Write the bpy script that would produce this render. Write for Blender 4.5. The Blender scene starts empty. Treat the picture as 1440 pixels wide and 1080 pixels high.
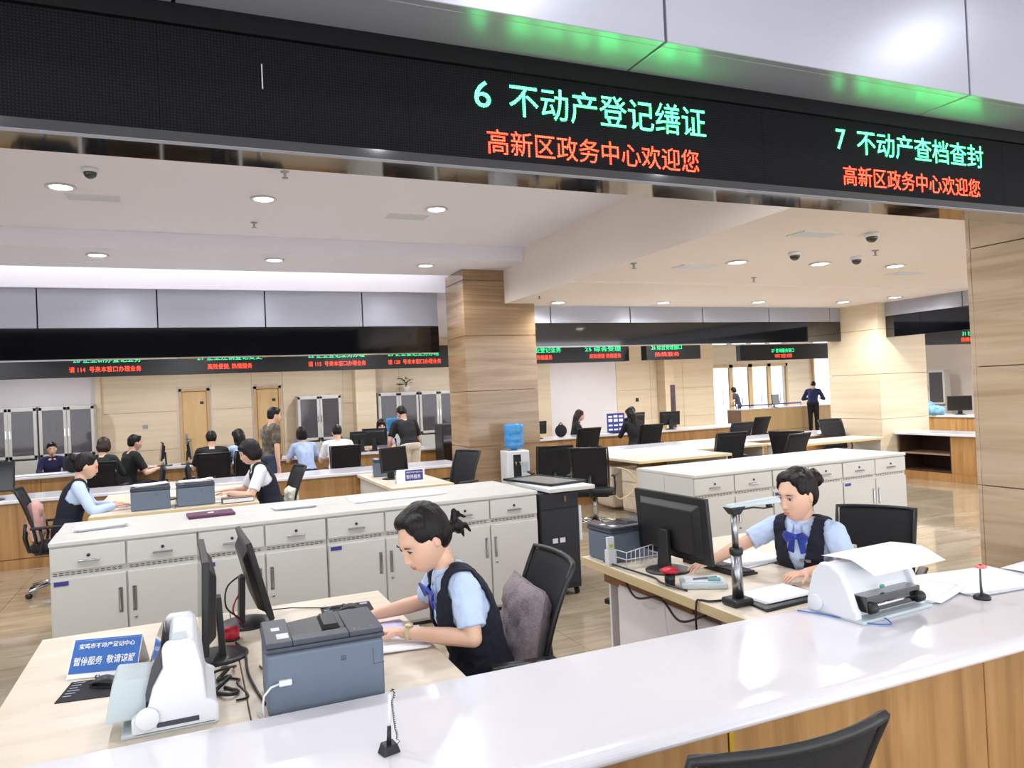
import bpy, bmesh, math, random
from mathutils import Vector, Matrix, Euler, noise
random.seed(7)
C = bpy.context.scene.collection
SC = bpy.context.scene
R = math.radians
PI = math.pi

# ------------------------------------------------------------------ camera
def setup_camera():
    yaw, pit, rol = R(23.4), R(0.6), R(-2.5)
    r = Vector((math.cos(yaw), -math.sin(yaw), 0)); u = Vector((0, 0, 1)); f = Vector((math.sin(yaw), math.cos(yaw), 0))
    f2 = f*math.cos(pit) + u*math.sin(pit); u2 = u*math.cos(pit) - f*math.sin(pit)
    r3 = r*math.cos(rol) + u2*math.sin(rol); u3 = u2*math.cos(rol) - r*math.sin(rol)
    cam = bpy.data.cameras.new('camera'); o = bpy.data.objects.new('camera', cam); C.objects.link(o)
    m = Matrix((r3, u3, -f2)).transposed().to_4x4(); m.translation = (0, 0, 1.75)
    o.matrix_world = m
    cam.sensor_width = 36; cam.lens = 1052/1440*36; cam.clip_start = 0.05; cam.clip_end = 200
    SC.camera = o
setup_camera()

# ------------------------------------------------------------------ world, exposure
w = bpy.data.worlds.new('daylight'); SC.world = w; w.use_nodes = True
bg = w.node_tree.nodes['Background']; bg.inputs[0].default_value = (0.92, 0.96, 1.0, 1); bg.inputs[1].default_value = 1.9
SC.view_settings.view_transform = 'Standard'; SC.view_settings.look = 'None'
SC.view_settings.exposure = 0.76; SC.view_settings.gamma = 1; SC.view_settings.use_curve_mapping = False

LAMP_W = 76.0
def spot(x, y, z, watts=None, col=(0.93, 0.96, 1.0)):
    l = bpy.data.lights.new('downlight_or_fill', 'SPOT'); l.energy = watts or LAMP_W; l.spot_size = R(165); l.spot_blend = 0.7
    l.shadow_soft_size = 0.09; l.color = col
    o = bpy.data.objects.new('downlight_or_fill', l); C.objects.link(o); o.location = (x, y, z); return o
def area(name, x, y, z, sx, sy, watts, rot=(0, 0, 0), col=(1, 0.98, 0.97)):
    l = bpy.data.lights.new(name, 'AREA'); l.shape = 'RECTANGLE'; l.size = sx; l.size_y = sy; l.energy = watts; l.color = col
    o = bpy.data.objects.new(name, l); C.objects.link(o); o.location = (x, y, z); o.rotation_euler = rot; return o

# ------------------------------------------------------------------ materials
MATS = {}
def _principled(name):
    m = bpy.data.materials.new(name); m.use_nodes = True
    return m, m.node_tree.nodes, m.node_tree.links, m.node_tree.nodes['Principled BSDF']
def lin(c):
    return tuple(((v/255)/12.92 if v/255 <= 0.04045 else ((v/255+0.055)/1.055)**2.4) for v in c)
def mat(name, rgb, rough=0.5, metal=0.0, var=0.06, scale=(8, 8, 8), bump=0.0, bscale=60, coat=0.0, spec=0.5, alpha=None, trans=0.0, gen=False):
    """sRGB colour with procedural variation (noise stretched by scale) and optional fine bump"""
    if name in MATS: return MATS[name]
    m, N, L, P = _principled(name)
    c = lin(rgb)
    P.inputs['Roughness'].default_value = rough; P.inputs['Metallic'].default_value = metal
    P.inputs['Specular IOR Level'].default_value = spec
    if coat: P.inputs['Coat Weight'].default_value = coat; P.inputs['Coat Roughness'].default_value = 0.08
    if trans: P.inputs['Transmission Weight'].default_value = trans
    if alpha is not None: P.inputs['Alpha'].default_value = alpha
    tc = N.new('ShaderNodeTexCoord'); mp = N.new('ShaderNodeMapping'); mp.inputs['Scale'].default_value = scale
    L.new(tc.outputs['Object'], mp.inputs[0])
    nz = N.new('ShaderNodeTexNoise'); nz.inputs['Scale'].default_value = 1.0; nz.inputs['Detail'].default_value = 5; L.new(mp.outputs[0], nz.inputs['Vector'])
    rp = N.new('ShaderNodeValToRGB'); e = rp.color_ramp.elements
    e[0].position = 0.3; e[1].position = 0.7
    e[0].color = tuple(max(0, v*(1-var)) for v in c)+(1,); e[1].color = tuple(min(1, v*(1+var)) for v in c)+(1,)
    L.new(nz.outputs[0], rp.inputs[0]); L.new(rp.outputs[0], P.inputs['Base Color'])
    if bump:
        n2 = N.new('ShaderNodeTexNoise'); n2.inputs['Scale'].default_value = bscale; n2.inputs['Detail'].default_value = 4
        L.new(tc.outputs['Object'], n2.inputs['Vector'])
        b = N.new('ShaderNodeBump'); b.inputs['Strength'].default_value = bump; b.inputs['Distance'].default_value = 0.01
        L.new(n2.outputs[0], b.inputs['Height']); L.new(b.outputs[0], P.inputs['Normal'])
    MATS[name] = m; return m
def veined(name, cols, scale, rough, distort=2.0, coat=0.0, spec=0.5):
    """three colour ramp of stretched noise: wood grain or banded stone (world space veins)"""
    m, N, L, P = _principled(name)
    P.inputs['Roughness'].default_value = rough; P.inputs['Specular IOR Level'].default_value = spec
    if coat: P.inputs['Coat Weight'].default_value = coat; P.inputs['Coat Roughness'].default_value = 0.05
    g = N.new('ShaderNodeNewGeometry'); mp = N.new('ShaderNodeMapping'); mp.inputs['Scale'].default_value = scale
    L.new(g.outputs['Position'], mp.inputs[0])
    nz = N.new('ShaderNodeTexNoise'); nz.inputs['Scale'].default_value = 1; nz.inputs['Detail'].default_value = 8; nz.inputs['Distortion'].default_value = distort; nz.inputs['Roughness'].default_value = 0.6
    L.new(mp.outputs[0], nz.inputs['Vector'])
    rp = N.new('ShaderNodeValToRGB'); e = rp.color_ramp.elements
    e[0].position = 0.3; e[0].color = lin(cols[0])+(1,); e[1].position = 0.72; e[1].color = lin(cols[2])+(1,)
    x = e.new(0.5); x.color = lin(cols[1])+(1,)
    L.new(nz.outputs[0], rp.inputs[0]); L.new(rp.outputs[0], P.inputs['Base Color'])
    MATS[name] = m; return m
def emit(name, rgb, strength, dots=None, axes=(0, 2)):
    m, N, L, P = _principled(name)
    c = lin(rgb); P.inputs['Base Color'].default_value = (0.01, 0.01, 0.01, 1); P.inputs['Roughness'].default_value = 0.6
    P.inputs['Emission Color'].default_value = c+(1,); P.inputs['Emission Strength'].default_value = strength
    if dots:
        g = N.new('ShaderNodeNewGeometry'); s = N.new('ShaderNodeSeparateXYZ'); L.new(g.outputs['Position'], s.inputs[0])
        prev = None
        for ax in axes:
            a = N.new('ShaderNodeMath'); a.operation = 'MULTIPLY'; a.inputs[1].default_value = 2*PI/dots; L.new(s.outputs[ax], a.inputs[0])
            b = N.new('ShaderNodeMath'); b.operation = 'SINE'; L.new(a.outputs[0], b.inputs[0])
            k = N.new('ShaderNodeMath'); k.operation = 'MULTIPLY_ADD'; k.inputs[1].default_value = 0.5; k.inputs[2].default_value = 0.5; L.new(b.outputs[0], k.inputs[0])
            if prev is None: prev = k
            else:
                q = N.new('ShaderNodeMath'); q.operation = 'MULTIPLY'; L.new(prev.outputs[0], q.inputs[0]); L.new(k.outputs[0], q.inputs[1]); prev = q
        z = N.new('ShaderNodeMath'); z.operation = 'MULTIPLY_ADD'; z.inputs[1].default_value = strength*2.2; z.inputs[2].default_value = strength*0.35; L.new(prev.outputs[0], z.inputs[0])
        L.new(z.outputs[0], P.inputs['Emission Strength'])
    MATS[name] = m; return m

# LED matrix surface: dark modules with a fine grid of unlit diodes
def led_surface():
    m, N, L, P = _principled('led_matrix')
    g = N.new('ShaderNodeNewGeometry'); s = N.new('ShaderNodeSeparateXYZ'); L.new(g.outputs['Position'], s.inputs[0])
    prev = None
    for ax in (0, 2):
        a = N.new('ShaderNodeMath'); a.operation = 'MULTIPLY'; a.inputs[1].default_value = 2*PI/0.0078; L.new(s.outputs[ax], a.inputs[0])
        b = N.new('ShaderNodeMath'); b.operation = 'SINE'; L.new(a.outputs[0], b.inputs[0])
        k = N.new('ShaderNodeMath'); k.operation = 'MULTIPLY_ADD'; k.inputs[1].default_value = 0.5; k.inputs[2].default_value = 0.5; L.new(b.outputs[0], k.inputs[0])
        if prev is None: prev = k
        else:
            q = N.new('ShaderNodeMath'); q.operation = 'MULTIPLY'; L.new(prev.outputs[0], q.inputs[0]); L.new(k.outputs[0], q.inputs[1]); prev = q
    rp = N.new('ShaderNodeValToRGB'); e = rp.color_ramp.elements
    e[0].position = 0.3; e[0].color = lin((9, 9, 12))+(1,); e[1].position = 0.9; e[1].color = lin((30, 31, 36))+(1,)
    L.new(prev.outputs[0], rp.inputs[0]); L.new(rp.outputs[0], P.inputs['Base Color']); P.inputs['Roughness'].default_value = 0.7; P.inputs['Specular IOR Level'].default_value = 0.12
    MATS['led_matrix'] = m; return m

M = {}
M['counter'] = mat('counter_solid_surface', (221, 219, 224), 0.14, var=0.01, coat=0.15)
M['oak'] = veined('oak_laminate', [(138, 98, 52), (164, 121, 70), (182, 140, 88)], (9, 9, 0.7), 0.42, 1.0)
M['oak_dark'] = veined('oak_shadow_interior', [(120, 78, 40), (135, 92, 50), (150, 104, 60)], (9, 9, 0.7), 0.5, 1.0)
M['maple'] = veined('maple_laminate', [(208, 192, 168), (218, 204, 184), (226, 215, 198)], (2.0, 10, 10), 0.35, 0.6)
M['maple_edge'] = veined('maple_edge_band', [(196, 172, 128), (208, 186, 142), (216, 196, 156)], (1.5, 1.5, 30), 0.45, 0.4)
M['travertine'] = veined('banded_travertine', [(178, 152, 122), (198, 174, 144), (212, 190, 162)], (0.5, 0.5, 9.0), 0.16, 1.2, coat=0.25)
M['travertine_shaded'] = veined('shaded_brown_travertine', [(128, 102, 74), (150, 122, 92), (172, 146, 114)], (0.5, 0.5, 9.0), 0.16, 1.2, coat=0.25)  # darker copy of the column stone; shade away from the lamps put into its colour
M['travertine_wall'] = veined('banded_wall_stone', [(216, 196, 166), (226, 208, 180), (233, 218, 194)], (0.3, 0.3, 5.0), 0.35, 1.0)
M['travertine_column'] = veined('pale_column_stone', [(212, 192, 160), (223, 204, 174), (231, 215, 190)], (0.4, 0.4, 6.0), 0.25, 1.0)
M['floor_tile'] = veined('polished_floor_tile', [(142, 127, 104), (166, 151, 128), (184, 170, 146)], (0.8, 5, 1), 0.09, 1.6, coat=0.4)
M['grout'] = mat('dark_grout', (150, 134, 112), 0.8, var=0.05)
M['ceiling'] = mat('ceiling_paint', (230, 228, 237), 0.85, var=0.01, scale=(1, 1, 1))
M['ceiling_warm'] = mat('ceiling_paint_warm', (232, 222, 214), 0.85, var=0.01, scale=(1, 1, 1))
M['white_wall'] = mat('white_wall_paint', (232, 226, 228), 0.8, var=0.015, scale=(1, 1, 1))
M['alu'] = mat('brushed_aluminium_panel', (172, 174, 186), 0.32, 0.35, var=0.02, scale=(1, 1, 12))
M['gap'] = mat('black_joint', (16, 16, 18), 0.8, var=0.02)
M['blackgloss'] = mat('black_gloss_glass', (9, 10, 14), 0.04, var=0.02, coat=1.0, spec=0.6)
M['mirror'] = mat('polished_dark_steel', (150, 150, 152), 0.05, 1.0, var=0.02)
M['blackplastic'] = mat('black_plastic', (24, 25, 28), 0.42, var=0.1, bump=0.04, bscale=200)
M['blackmesh'] = mat('black_mesh_fabric', (20, 18, 22), 0.85, var=0.25, scale=(90, 90, 90), bump=0.3, bscale=350)
M['blackfabric'] = mat('black_seat_fabric', (26, 25, 29), 0.9, var=0.2, scale=(40, 40, 40), bump=0.3, bscale=200)
M['greyplastic'] = mat('slate_grey_plastic', (98, 110, 126), 0.5, var=0.03, bump=0.04, bscale=300)
M['darkgreyplastic'] = mat('dark_grey_plastic', (62, 66, 76), 0.45, var=0.04, bump=0.05, bscale=300)
M['whiteplastic'] = mat('white_plastic', (222, 224, 228), 0.4, var=0.02)
M['paleplastic'] = mat('pale_grey_plastic', (188, 200, 204), 0.4, var=0.03)
M['cabinet'] = mat('powder_coated_steel', (203, 201, 196), 0.38, var=0.015, scale=(2, 2, 2), bump=0.02, bscale=300)
M['chrome'] = mat('chrome', (210, 212, 216), 0.12, 1.0, var=0.02)
M['steel'] = mat('satin_steel', (160, 162, 166), 0.3, 1.0, var=0.04)
M['paper'] = mat('white_paper', (240, 240, 243), 0.8, var=0.02, scale=(20, 20, 20))
M['paper_grey'] = mat('printed_paper', (214, 214, 222), 0.8, var=0.12, scale=(60, 160, 60))
M['screen'] = mat('dark_screen', (14, 15, 19), 0.12, var=0.05)
M['glass'] = mat('clear_glass', (235, 242, 240), 0.02, var=0.0, trans=1.0)
M['cabglass'] = mat('smoked_cabinet_glass', (96, 92, 98), 0.06, var=0.05, alpha=0.75)
M['door'] = veined('ash_door_veneer', [(208, 170, 116), (216, 180, 128), (224, 192, 142)], (6, 6, 0.8), 0.4, 0.8)
M['doorframe'] = veined('ash_door_frame', [(196, 158, 104), (206, 170, 118), (214, 180, 130)], (6, 6, 0.8), 0.4, 0.8)
M['blue'] = mat('royal_blue', (62, 110, 184), 0.4, var=0.05)
M['navyblue'] = mat('sign_navy', (58, 56, 132), 0.4, var=0.05)
M['skin'] = None
led_surface()
M['green_led'] = emit('green_led', (50, 255, 120), 8.5, 0.0078)
M['red_led'] = emit('red_led', (255, 52, 26), 5.5, 0.0078)
M['green_far'] = emit('green_led_far', (40, 230, 140), 1.6)
M['red_far'] = emit('red_led_far', (255, 70, 40), 1.8)
M['lamp_on'] = emit('lamp_diffuser', (255, 252, 250), 14)

# ------------------------------------------------------------------ geometry helpers
class G:
    def __init__(s): s.v = []; s.f = []; s.sm = []
    def add(s, vs, fs, smooth=False):
        b = len(s.v); s.v += [tuple(v) for v in vs]; s.f += [tuple(i+b for i in f) for f in fs]; s.sm += [smooth]*len(fs); return s
    def box(s, x0, x1, y0, y1, z0, z1, rot=None):
        vs = [Vector((x, y, z)) for x in (x0, x1) for y in (y0, y1) for z in (z0, z1)]
        if rot is not None:
            c = Vector(((x0+x1)/2, (y0+y1)/2, (z0+z1)/2)); vs = [c + rot @ (v-c) for v in vs]
        return s.add(vs, [(0, 1, 3, 2), (4, 6, 7, 5), (0, 4, 5, 1), (2, 3, 7, 6), (0, 2, 6, 4), (1, 5, 7, 3)])
    def hexa(s, bot, top):
        return s.add(list(bot)+list(top), [(3, 2, 1, 0), (4, 5, 6, 7), (0, 1, 5, 4), (1, 2, 6, 5), (2, 3, 7, 6), (3, 0, 4, 7)])
    def prism(s, poly, a, b, axis='x'):
        n = len(poly); P = {'x': lambda p, t: (t, p[0], p[1]), 'y': lambda p, t: (p[0], t, p[1]), 'z': lambda p, t: (p[0], p[1], t)}[axis]
        vs = [P(p, a) for p in poly]+[P(p, b) for p in poly]
        return s.add(vs, [tuple(range(n))[::-1], tuple(range(n, 2*n))]+[(i, (i+1) % n, n+(i+1) % n, n+i) for i in range(n)])
    def tube(s, pts, r, n=8, caps=True):
        pts = [Vector(p) for p in pts]; rs = r if isinstance(r, (list, tuple)) else [r]*len(pts)
        rings = []; prev = None
        for i, p in enumerate(pts):
            t = (pts[min(i+1, len(pts)-1)]-pts[max(i-1, 0)]).normalized()
            if prev is None:
                a = Vector((0, 0, 1)) if abs(t.z) < 0.9 else Vector((1, 0, 0)); u = t.cross(a).normalized()
            else: u = (prev - t*prev.dot(t)).normalized()
            prev = u; w_ = t.cross(u)
            rings.append([p + (u*math.cos(2*PI*k/n)+w_*math.sin(2*PI*k/n))*rs[i] for k in range(n)])
        vs = [v for rg in rings for v in rg]; fs = []
        for i in range(len(pts)-1):
            for k in range(n): fs.append((i*n+k, i*n+(k+1) % n, (i+1)*n+(k+1) % n, (i+1)*n+k))
        if caps: fs += [tuple(range(n))[::-1], tuple(range((len(pts)-1)*n, len(pts)*n))]
        return s.add(vs, fs, True)
    def cyl(s, p0, p1, r, r1=None, n=16): return s.tube([p0, p1], [r, r if r1 is None else r1], n)
    def lathe(s, prof, c=(0, 0, 0), n=20):
        c = Vector(c); vs = [c+Vector((r*math.cos(2*PI*k/n), r*math.sin(2*PI*k/n), z)) for r, z in prof for k in range(n)]
        fs = [(i*n+k, i*n+(k+1) % n, (i+1)*n+(k+1) % n, (i+1)*n+k) for i in range(len(prof)-1) for k in range(n)]
        fs += [tuple(range(n))[::-1], tuple(range((len(prof)-1)*n, len(prof)*n))]
        return s.add(vs, fs, True)
    def ball(s, c, r, n=12, m=8, rot=None):
        c = Vector(c); r = (r, r, r) if not isinstance(r, (tuple, list)) else r
        vs = []; 
        for i in range(m+1):
            th = PI*i/m
            for k in range(n):
                ph = 2*PI*k/n; v = Vector((r[0]*math.sin(th)*math.cos(ph), r[1]*math.sin(th)*math.sin(ph), r[2]*math.cos(th)))
                if rot is not None: v = rot @ v
                vs.append(c+v)
        fs = [(i*n+k, (i+1)*n+k, (i+1)*n+(k+1) % n, i*n+(k+1) % n) for i in range(m) for k in range(n)]
        return s.add(vs, fs, True)
    def grid(s, fn, nu, nv, smooth=True, close=None):
        vs = [fn(i/nu, j/nv) for i in range(nu+1) for j in range(nv+1)]
        return s.add(vs, [(i*(nv+1)+j, (i+1)*(nv+1)+j, (i+1)*(nv+1)+j+1, i*(nv+1)+j+1) for i in range(nu) for j in range(nv)], smooth)
    def xf(s, m):
        s.v = [tuple(m @ Vector(v)) for v in s.v]; return s
    def mesh(s, name):
        me = bpy.data.meshes.new(name); me.from_pydata(s.v, [], s.f); me.update()
        me.polygons.foreach_set('use_smooth', s.sm)
        return me
    def build(s, name, m, parent=None, bevel=0, seg=2, label=None, sub=0, solid=0):
        o = bpy.data.objects.new(name, s.mesh(name)); C.objects.link(o)
        if m is not None: o.data.materials.append(m)
        if parent is not None: o.parent = parent
        if solid:
            d = o.modifiers.new('solid', 'SOLIDIFY'); d.thickness = solid; d.offset = 0
        if bevel:
            b = o.modifiers.new('bevel', 'BEVEL'); b.width = bevel; b.segments = seg; b.limit_method = 'ANGLE'; b.angle_limit = R(35); b.harden_normals = False
        if sub:
            b = o.modifiers.new('sub', 'SUBSURF'); b.levels = sub; b.render_levels = sub
        if label: o['label'] = label
        return o
def tag(o, label=None, cat=None, group=None, kind=None):
    for k, v in (('label', label), ('category', cat), ('group', group), ('kind', kind)):
        if v: o[k] = v
    return o
def thing(name, label, cat, loc=(0, 0, 0), rz=0, group=None):
    o = bpy.data.objects.new(name, None); C.objects.link(o); o.empty_display_size = 0.1
    o.location = loc; o.rotation_euler = (0, 0, rz); return tag(o, label, cat, group)
def dup(root, loc, rz=None, label=None, group=None, skip=()):
    kids = {}
    for ob in list(C.objects):
        if ob.parent: kids.setdefault(ob.parent.name, []).append(ob)
    def rec(o, parent):
        c = o.copy(); C.objects.link(c); c.parent = parent
        for k in kids.get(o.name, []):
            if k.name.split('.')[0] not in skip: rec(k, c)
        return c
    r = rec(root, None); r.location = loc
    if rz is not None: r.rotation_euler = (0, 0, rz)
    if label: r['label'] = label
    if group: r['group'] = group
    return r
def text(name, s, size, m, parent=None, mw=None, align='LEFT', extrude=0.0005, width=None, bold=0.0):
    c = bpy.data.curves.new('t', 'FONT'); c.body = s; c.size = size; c.extrude = extrude; c.align_x = align; c.offset = bold; c.resolution_u = 3
    o = bpy.data.objects.new('t', c); C.objects.link(o)
    me = bpy.data.meshes.new_from_object(o.evaluated_get(bpy.context.evaluated_depsgraph_get()))
    bpy.data.objects.remove(o)
    if width:
        xs = [v.co.x for v in me.vertices]; k = width/(max(xs)-min(xs)); x0 = min(xs)
        for v in me.vertices: v.co.x = (v.co.x-x0)*k
    o = bpy.data.objects.new(name, me); C.objects.link(o); me.materials.clear(); me.materials.append(m)
    if mw is not None: o.matrix_world = mw
    if parent is not None: o.parent = parent
    return o
def facing_y(x, y, z):      # text plane standing, read from -Y side
    return Matrix.Translation((x, y, z)) @ Matrix.Rotation(R(90), 4, 'X')
def struct(name, g, m, **k):
    return tag(g.build(name, m, **k), kind='structure')

# ------------------------------------------------------------------ floor
g = G().box(-9, 32, -4, 32, -0.12, -0.012)
floor = struct('floor', g, M['grout'])
def tiles(x0, x1, y0, y1, s=0.8):
    me = G().box(0, s-0.004, 0, s-0.004, -0.012, 0).mesh('floor_tile'); me.materials.append(M['floor_tile'])
    n = 0
    i0, i1, j0, j1 = round(x0/s), round(x1/s), round(y0/s), round(y1/s)
    for i in range(i0, i1):
        for j in range(j0, j1):
            o = bpy.data.objects.new('floor_tile', me); C.objects.link(o); o.location = (i*s, j*s, 0); o.parent = floor; done.add((i, j))
done = set()
tiles(-4.8, -0.8, 4, 11.2); tiles(0.8, 4.8, 4, 9.6); tiles(4.8, 11.2, 3.2, 9.6)
g = G()
for i in range(-11, 40):
    for j in range(-5, 40):
        if (i, j) not in done and i*0.8 < 31.2 and j*0.8 < 31.2:
            g.box(i*0.8, i*0.8+0.796, j*0.8, j*0.8+0.796, -0.012, 0)
o = g.build('floor_tiling', M['floor_tile'], floor); o['kind'] = 'stuff'

# ------------------------------------------------------------------ ceiling
g = G()
g.box(-9, 4.14, 2.13, 9.0, 3.66, 3.8)             # left tray
g.box(-9, 4.14, 9.0, 10.25, 3.47, 3.8)            # perimeter soffit
g.box(-9, 4.14, 10.8, 10.9, 3.30, 4.0)            # white band over back fascia
g.box(-9, 4.14, 10.25, 10.8, 3.78, 3.9)           # cove above it
g.box(-9, 4.14, -4, 1.82, 3.5, 3.64)              # customer side
g.box(4.14, 32, -4, 1.82, 3.5, 3.64)
struct('ceiling', g, M['ceiling'])
g = G()
g.box(4.14, 11.6, 2.13, 7.7, 3.02, 3.8)
g.box(4.14, 10.6, 7.7, 9.98, 3.0, 3.8)
g.box(10.6, 11.6, 7.7, 9.98, 3.0, 3.8)
g.box(11.6, 14.0, 2.0, 32, 3.2, 3.4)
struct('ceiling', g, M['ceiling_warm'])
g = G(); g.box(-9, 11.6, 10.9, 18, 3.2, 3.4); g.box(14.0, 32, 2.0, 32, 3.2, 3.4); g.box(3, 14.0, 18, 32, 3.2, 3.4)
struct('ceiling', g, M['ceiling'])

# ------------------------------------------------------------------ walls behind
def panels_y(name, parent, x0, x1, z0, z1, y, nx, nz, m, d=0.02, gap=0.008):
    sx = (x1-x0)/nx; sz = (z1-z0)/nz
    me = G().box(0, sx-gap, 0, d, 0, sz-gap).mesh(name); me.materials.append(m)
    for i in range(nx):
        for k in range(nz):
            o = bpy.data.objects.new(name, me); C.objects.link(o); o.location = (x0+i*sx+gap/2, y-d, z0+k*sz+gap/2); o.parent = parent
wb = struct('wall_back', G().box(-9, 14.3, 18.0, 18.2, 0, 3.3), M['white_wall'])
panels_y('stone_panel', wb, -1.75, -0.24, 0, 3.3, 18, 1, 4, M['travertine_wall'])
panels_y('stone_panel', wb, 0.47, 1.32, 0, 3.3, 18, 1, 4, M['travertine_wall'])
panels_y('stone_panel', wb, 2.0, 8.9, 0, 3.3, 18, 5, 4, M['travertine_wall'])
for a, b in ((-0.24, 0.47), (1.32, 2.0)): panels_y('stone_panel', wb, a, b, 2.16, 3.3, 18, 1, 2, M['travertine_wall'])
panels_y('stone_panel', wb, 10.95, 14.3, 0, 3.3, 18, 3, 4, M['travertine_wall'])
p = struct('trim_1', G().box(3.6, 4.08, 17.55, 17.99, 0, 3.3), M['travertine_column'])
p = struct('trim_2', G().box(12.3, 12.6, 17.6, 17.98, 0, 3.3), M['travertine_column'])
p = struct('trim_3', G().box(-1.80, -1.70, 17.9, 18.0, 0, 3.3), M['travertine_column'])
def stone_col(name, x0, x1, y0, y1, h, m, joint=0.77, off=0.24):
    c = struct(name, G().box(x0+0.03, x1-0.03, y0+0.03, y1-0.03, 0, h), M['grout'])
    z = 0.0; nz = off if off > 0.05 else joint
    while z < h-0.02:
        z1 = min(nz, h)
        for (a, b, cc, d) in ((x0, x1, y0, y0+0.028), (x0, x1, y1-0.028, y1), (x0, x0+0.028, y0+0.03, y1-0.03), (x1-0.028, x1, y0+0.03, y1-0.03)):
            G().box(a, b, cc, d, z+0.003, z1-0.003).build('stone_panel', m, c, bevel=0.003, seg=1)
        z = z1; nz = z1+joint
    return c
stone_col('column', 3.52, 4.60, 9.70, 10.45, 3.47, M['travertine_shaded'])
stone_col('column', 10.80, 11.95, 9.2, 10.3, 3.2, M['travertine_column'])
stone_col('column', 4.71, 5.8, 2.2, 3.3, 3.02, M['travertine'], 0.77, 0.24)
# far entrance wall with glazed doors
we = struct('wall_entrance', G().box(15.4, 18.9, 24, 24.25, 0, 3.2).box(18.9, 22.8, 24, 24.25, 2.45, 3.2).box(22.8, 24.2, 24, 24.25, 0, 3.2).box(25.6, 32, 24, 24.25, 0, 3.2).box(24.2, 25.6, 24, 24.25, 0, 0.4), M['travertine_wall'])
for n_, (a, b) in enumerate(((18.9, 20.85), (20.85, 22.8))):
    d = struct('door_%d' % (n_+3), G().box(a, a+0.10, 23.9, 24.0, 0, 2.45).box(b-0.10, b, 23.9, 24.0, 0, 2.45).box((a+b)/2-0.09, (a+b)/2+0.09, 23.9, 24.0, 0, 2.45).box(a, b, 23.9, 24.0, 2.33, 2.45), M['doorframe'])
    for q in (a+0.1, (a+b)/2+0.09):
        w_ = (b-a)/2-0.19
        G().box(q, q+w_, 23.94, 23.95, 0.02, 2.33).build('pane', M['glass'], d)
        G().tube([(q+w_/2, 23.9, 0.85), (q+w_/2, 23.86, 0.9), (q+w_/2, 23.86, 1.4), (q+w_/2, 23.9, 1.45)], 0.018).build('door_handle', M['steel'], d)
d = struct('window_1', G().box(24.2, 24.28, 23.9, 24.0, 0.4, 3.2).box(25.52, 25.6, 23.9, 24.0, 0.4, 3.2).box(24.2, 25.6, 23.9, 24.0, 0.4, 0.48), M['doorframe'])
G().box(24.28, 25.52, 23.94, 23.95, 0.48, 3.2).build('pane', M['glass'], d)
wr = struct('wall_right', G().box(21, 21.2, 2, 17.5, 0, 3.3), M['ceiling_warm'])
struct('wall_left', G().box(-9.2, -9, 2, 18, 0, 3.5), M['white_wall'])
# two doors in the back wall
for n_, (a, b) in enumerate(((-0.20, 0.43), (1.36, 1.96))):
    d = struct('door_%d' % (n_+1), G().box(a, a+0.06, 17.93, 18.0, 0, 2.13).box(b-0.06, b, 17.93, 18.0, 0, 2.13).box(a, b, 17.93, 18.0, 2.07, 2.13), M['doorframe'])
    G().box(a+0.07, b-0.07, 17.96, 17.985, 0.01, 2.06).build('door_leaf', M['door'], d, bevel=0.004)
    G().cyl((a+0.13, 17.96, 1.02), (a+0.13, 17.90, 1.02), 0.012).tube([(a+0.13, 17.90, 1.02), (a+0.24, 17.90, 1.02)], 0.012).box(a+0.105, a+0.155, 17.952, 17.96, 0.92, 1.14).build('door_handle', M['steel'], d)
    G().box(b-0.2, b-0.13, 17.95, 17.96, 1.78, 1.84).build('door_plate', M['blackplastic'], d)
tag(G().box(-0.93, -0.83, 17.965, 17.98, 1.30, 1.38).build('wall_switch', M['steel'], bevel=0.004), 'grey switch plate on the stone wall left of the first door', 'switch')
tag(G().box(11.55, 11.65, 17.965, 17.98, 1.32, 1.42).build('wall_switch', M['blackplastic'], bevel=0.004), 'dark switch plate on the stone wall right of the white wall panel', 'switch')

# ------------------------------------------------------------------ beams: aluminium fascia + black band
def fascia_x(name, x0, x1, yb, yf, z0, zk, z1, seams, front=-1):
    """beam running along X; black band z0..zk, aluminium panels zk..z1, both facing the camera at y = yb"""
    b = struct(name, G().box(x0, x1, yb+0.02, yf, z0+0.02, z1), M['gap'])
    G().box(x0, x1, yb, yb+0.02, z0, zk).build('black_glass_band', M['blackgloss'], b)
    xs = [x0]+[s for s in seams if x0 < s < x1]+[x1]
    for a, c in zip(xs[:-1], xs[1:]):
        G().box(a+0.008, c-0.008, yb-0.005, yb+0.02, zk+0.006, z1).build('metal_panel', M['alu'], b, bevel=0.003, seg=1)
    G().box(x0, x1, yb+0.02, yf, z0-0.005, z0+0.02).build('bottom_strip', M['mirror'], b)
    return b
fascia_x('trim_4', -9, 3.52, 10.85, 11.1, 2.40, 2.79, 3.30, [-1.69+1.353*k for k in range(-6, 5)])
fascia_x('trim_5', 4.60, 10.80, 9.98, 10.2, 2.40, 2.745, 3.0, [4.99+1.39*k for k in range(0, 5)])
# right side beam along Y
b = struct('trim_6', G().box(11.02, 11.25, 2.2, 9.2, 2.42, 3.0), M['gap'])
G().box(11.0, 11.02, 2.2, 9.2, 2.40, 2.76).build('black_glass_band', M['blackgloss'], b)
for k in range(5): G().box(10.995, 11.02, 2.2+k*1.4+0.008, 2.2+k*1.4+1.392, 2.766, 3.0).build('metal_panel', M['alu'], b)

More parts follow.
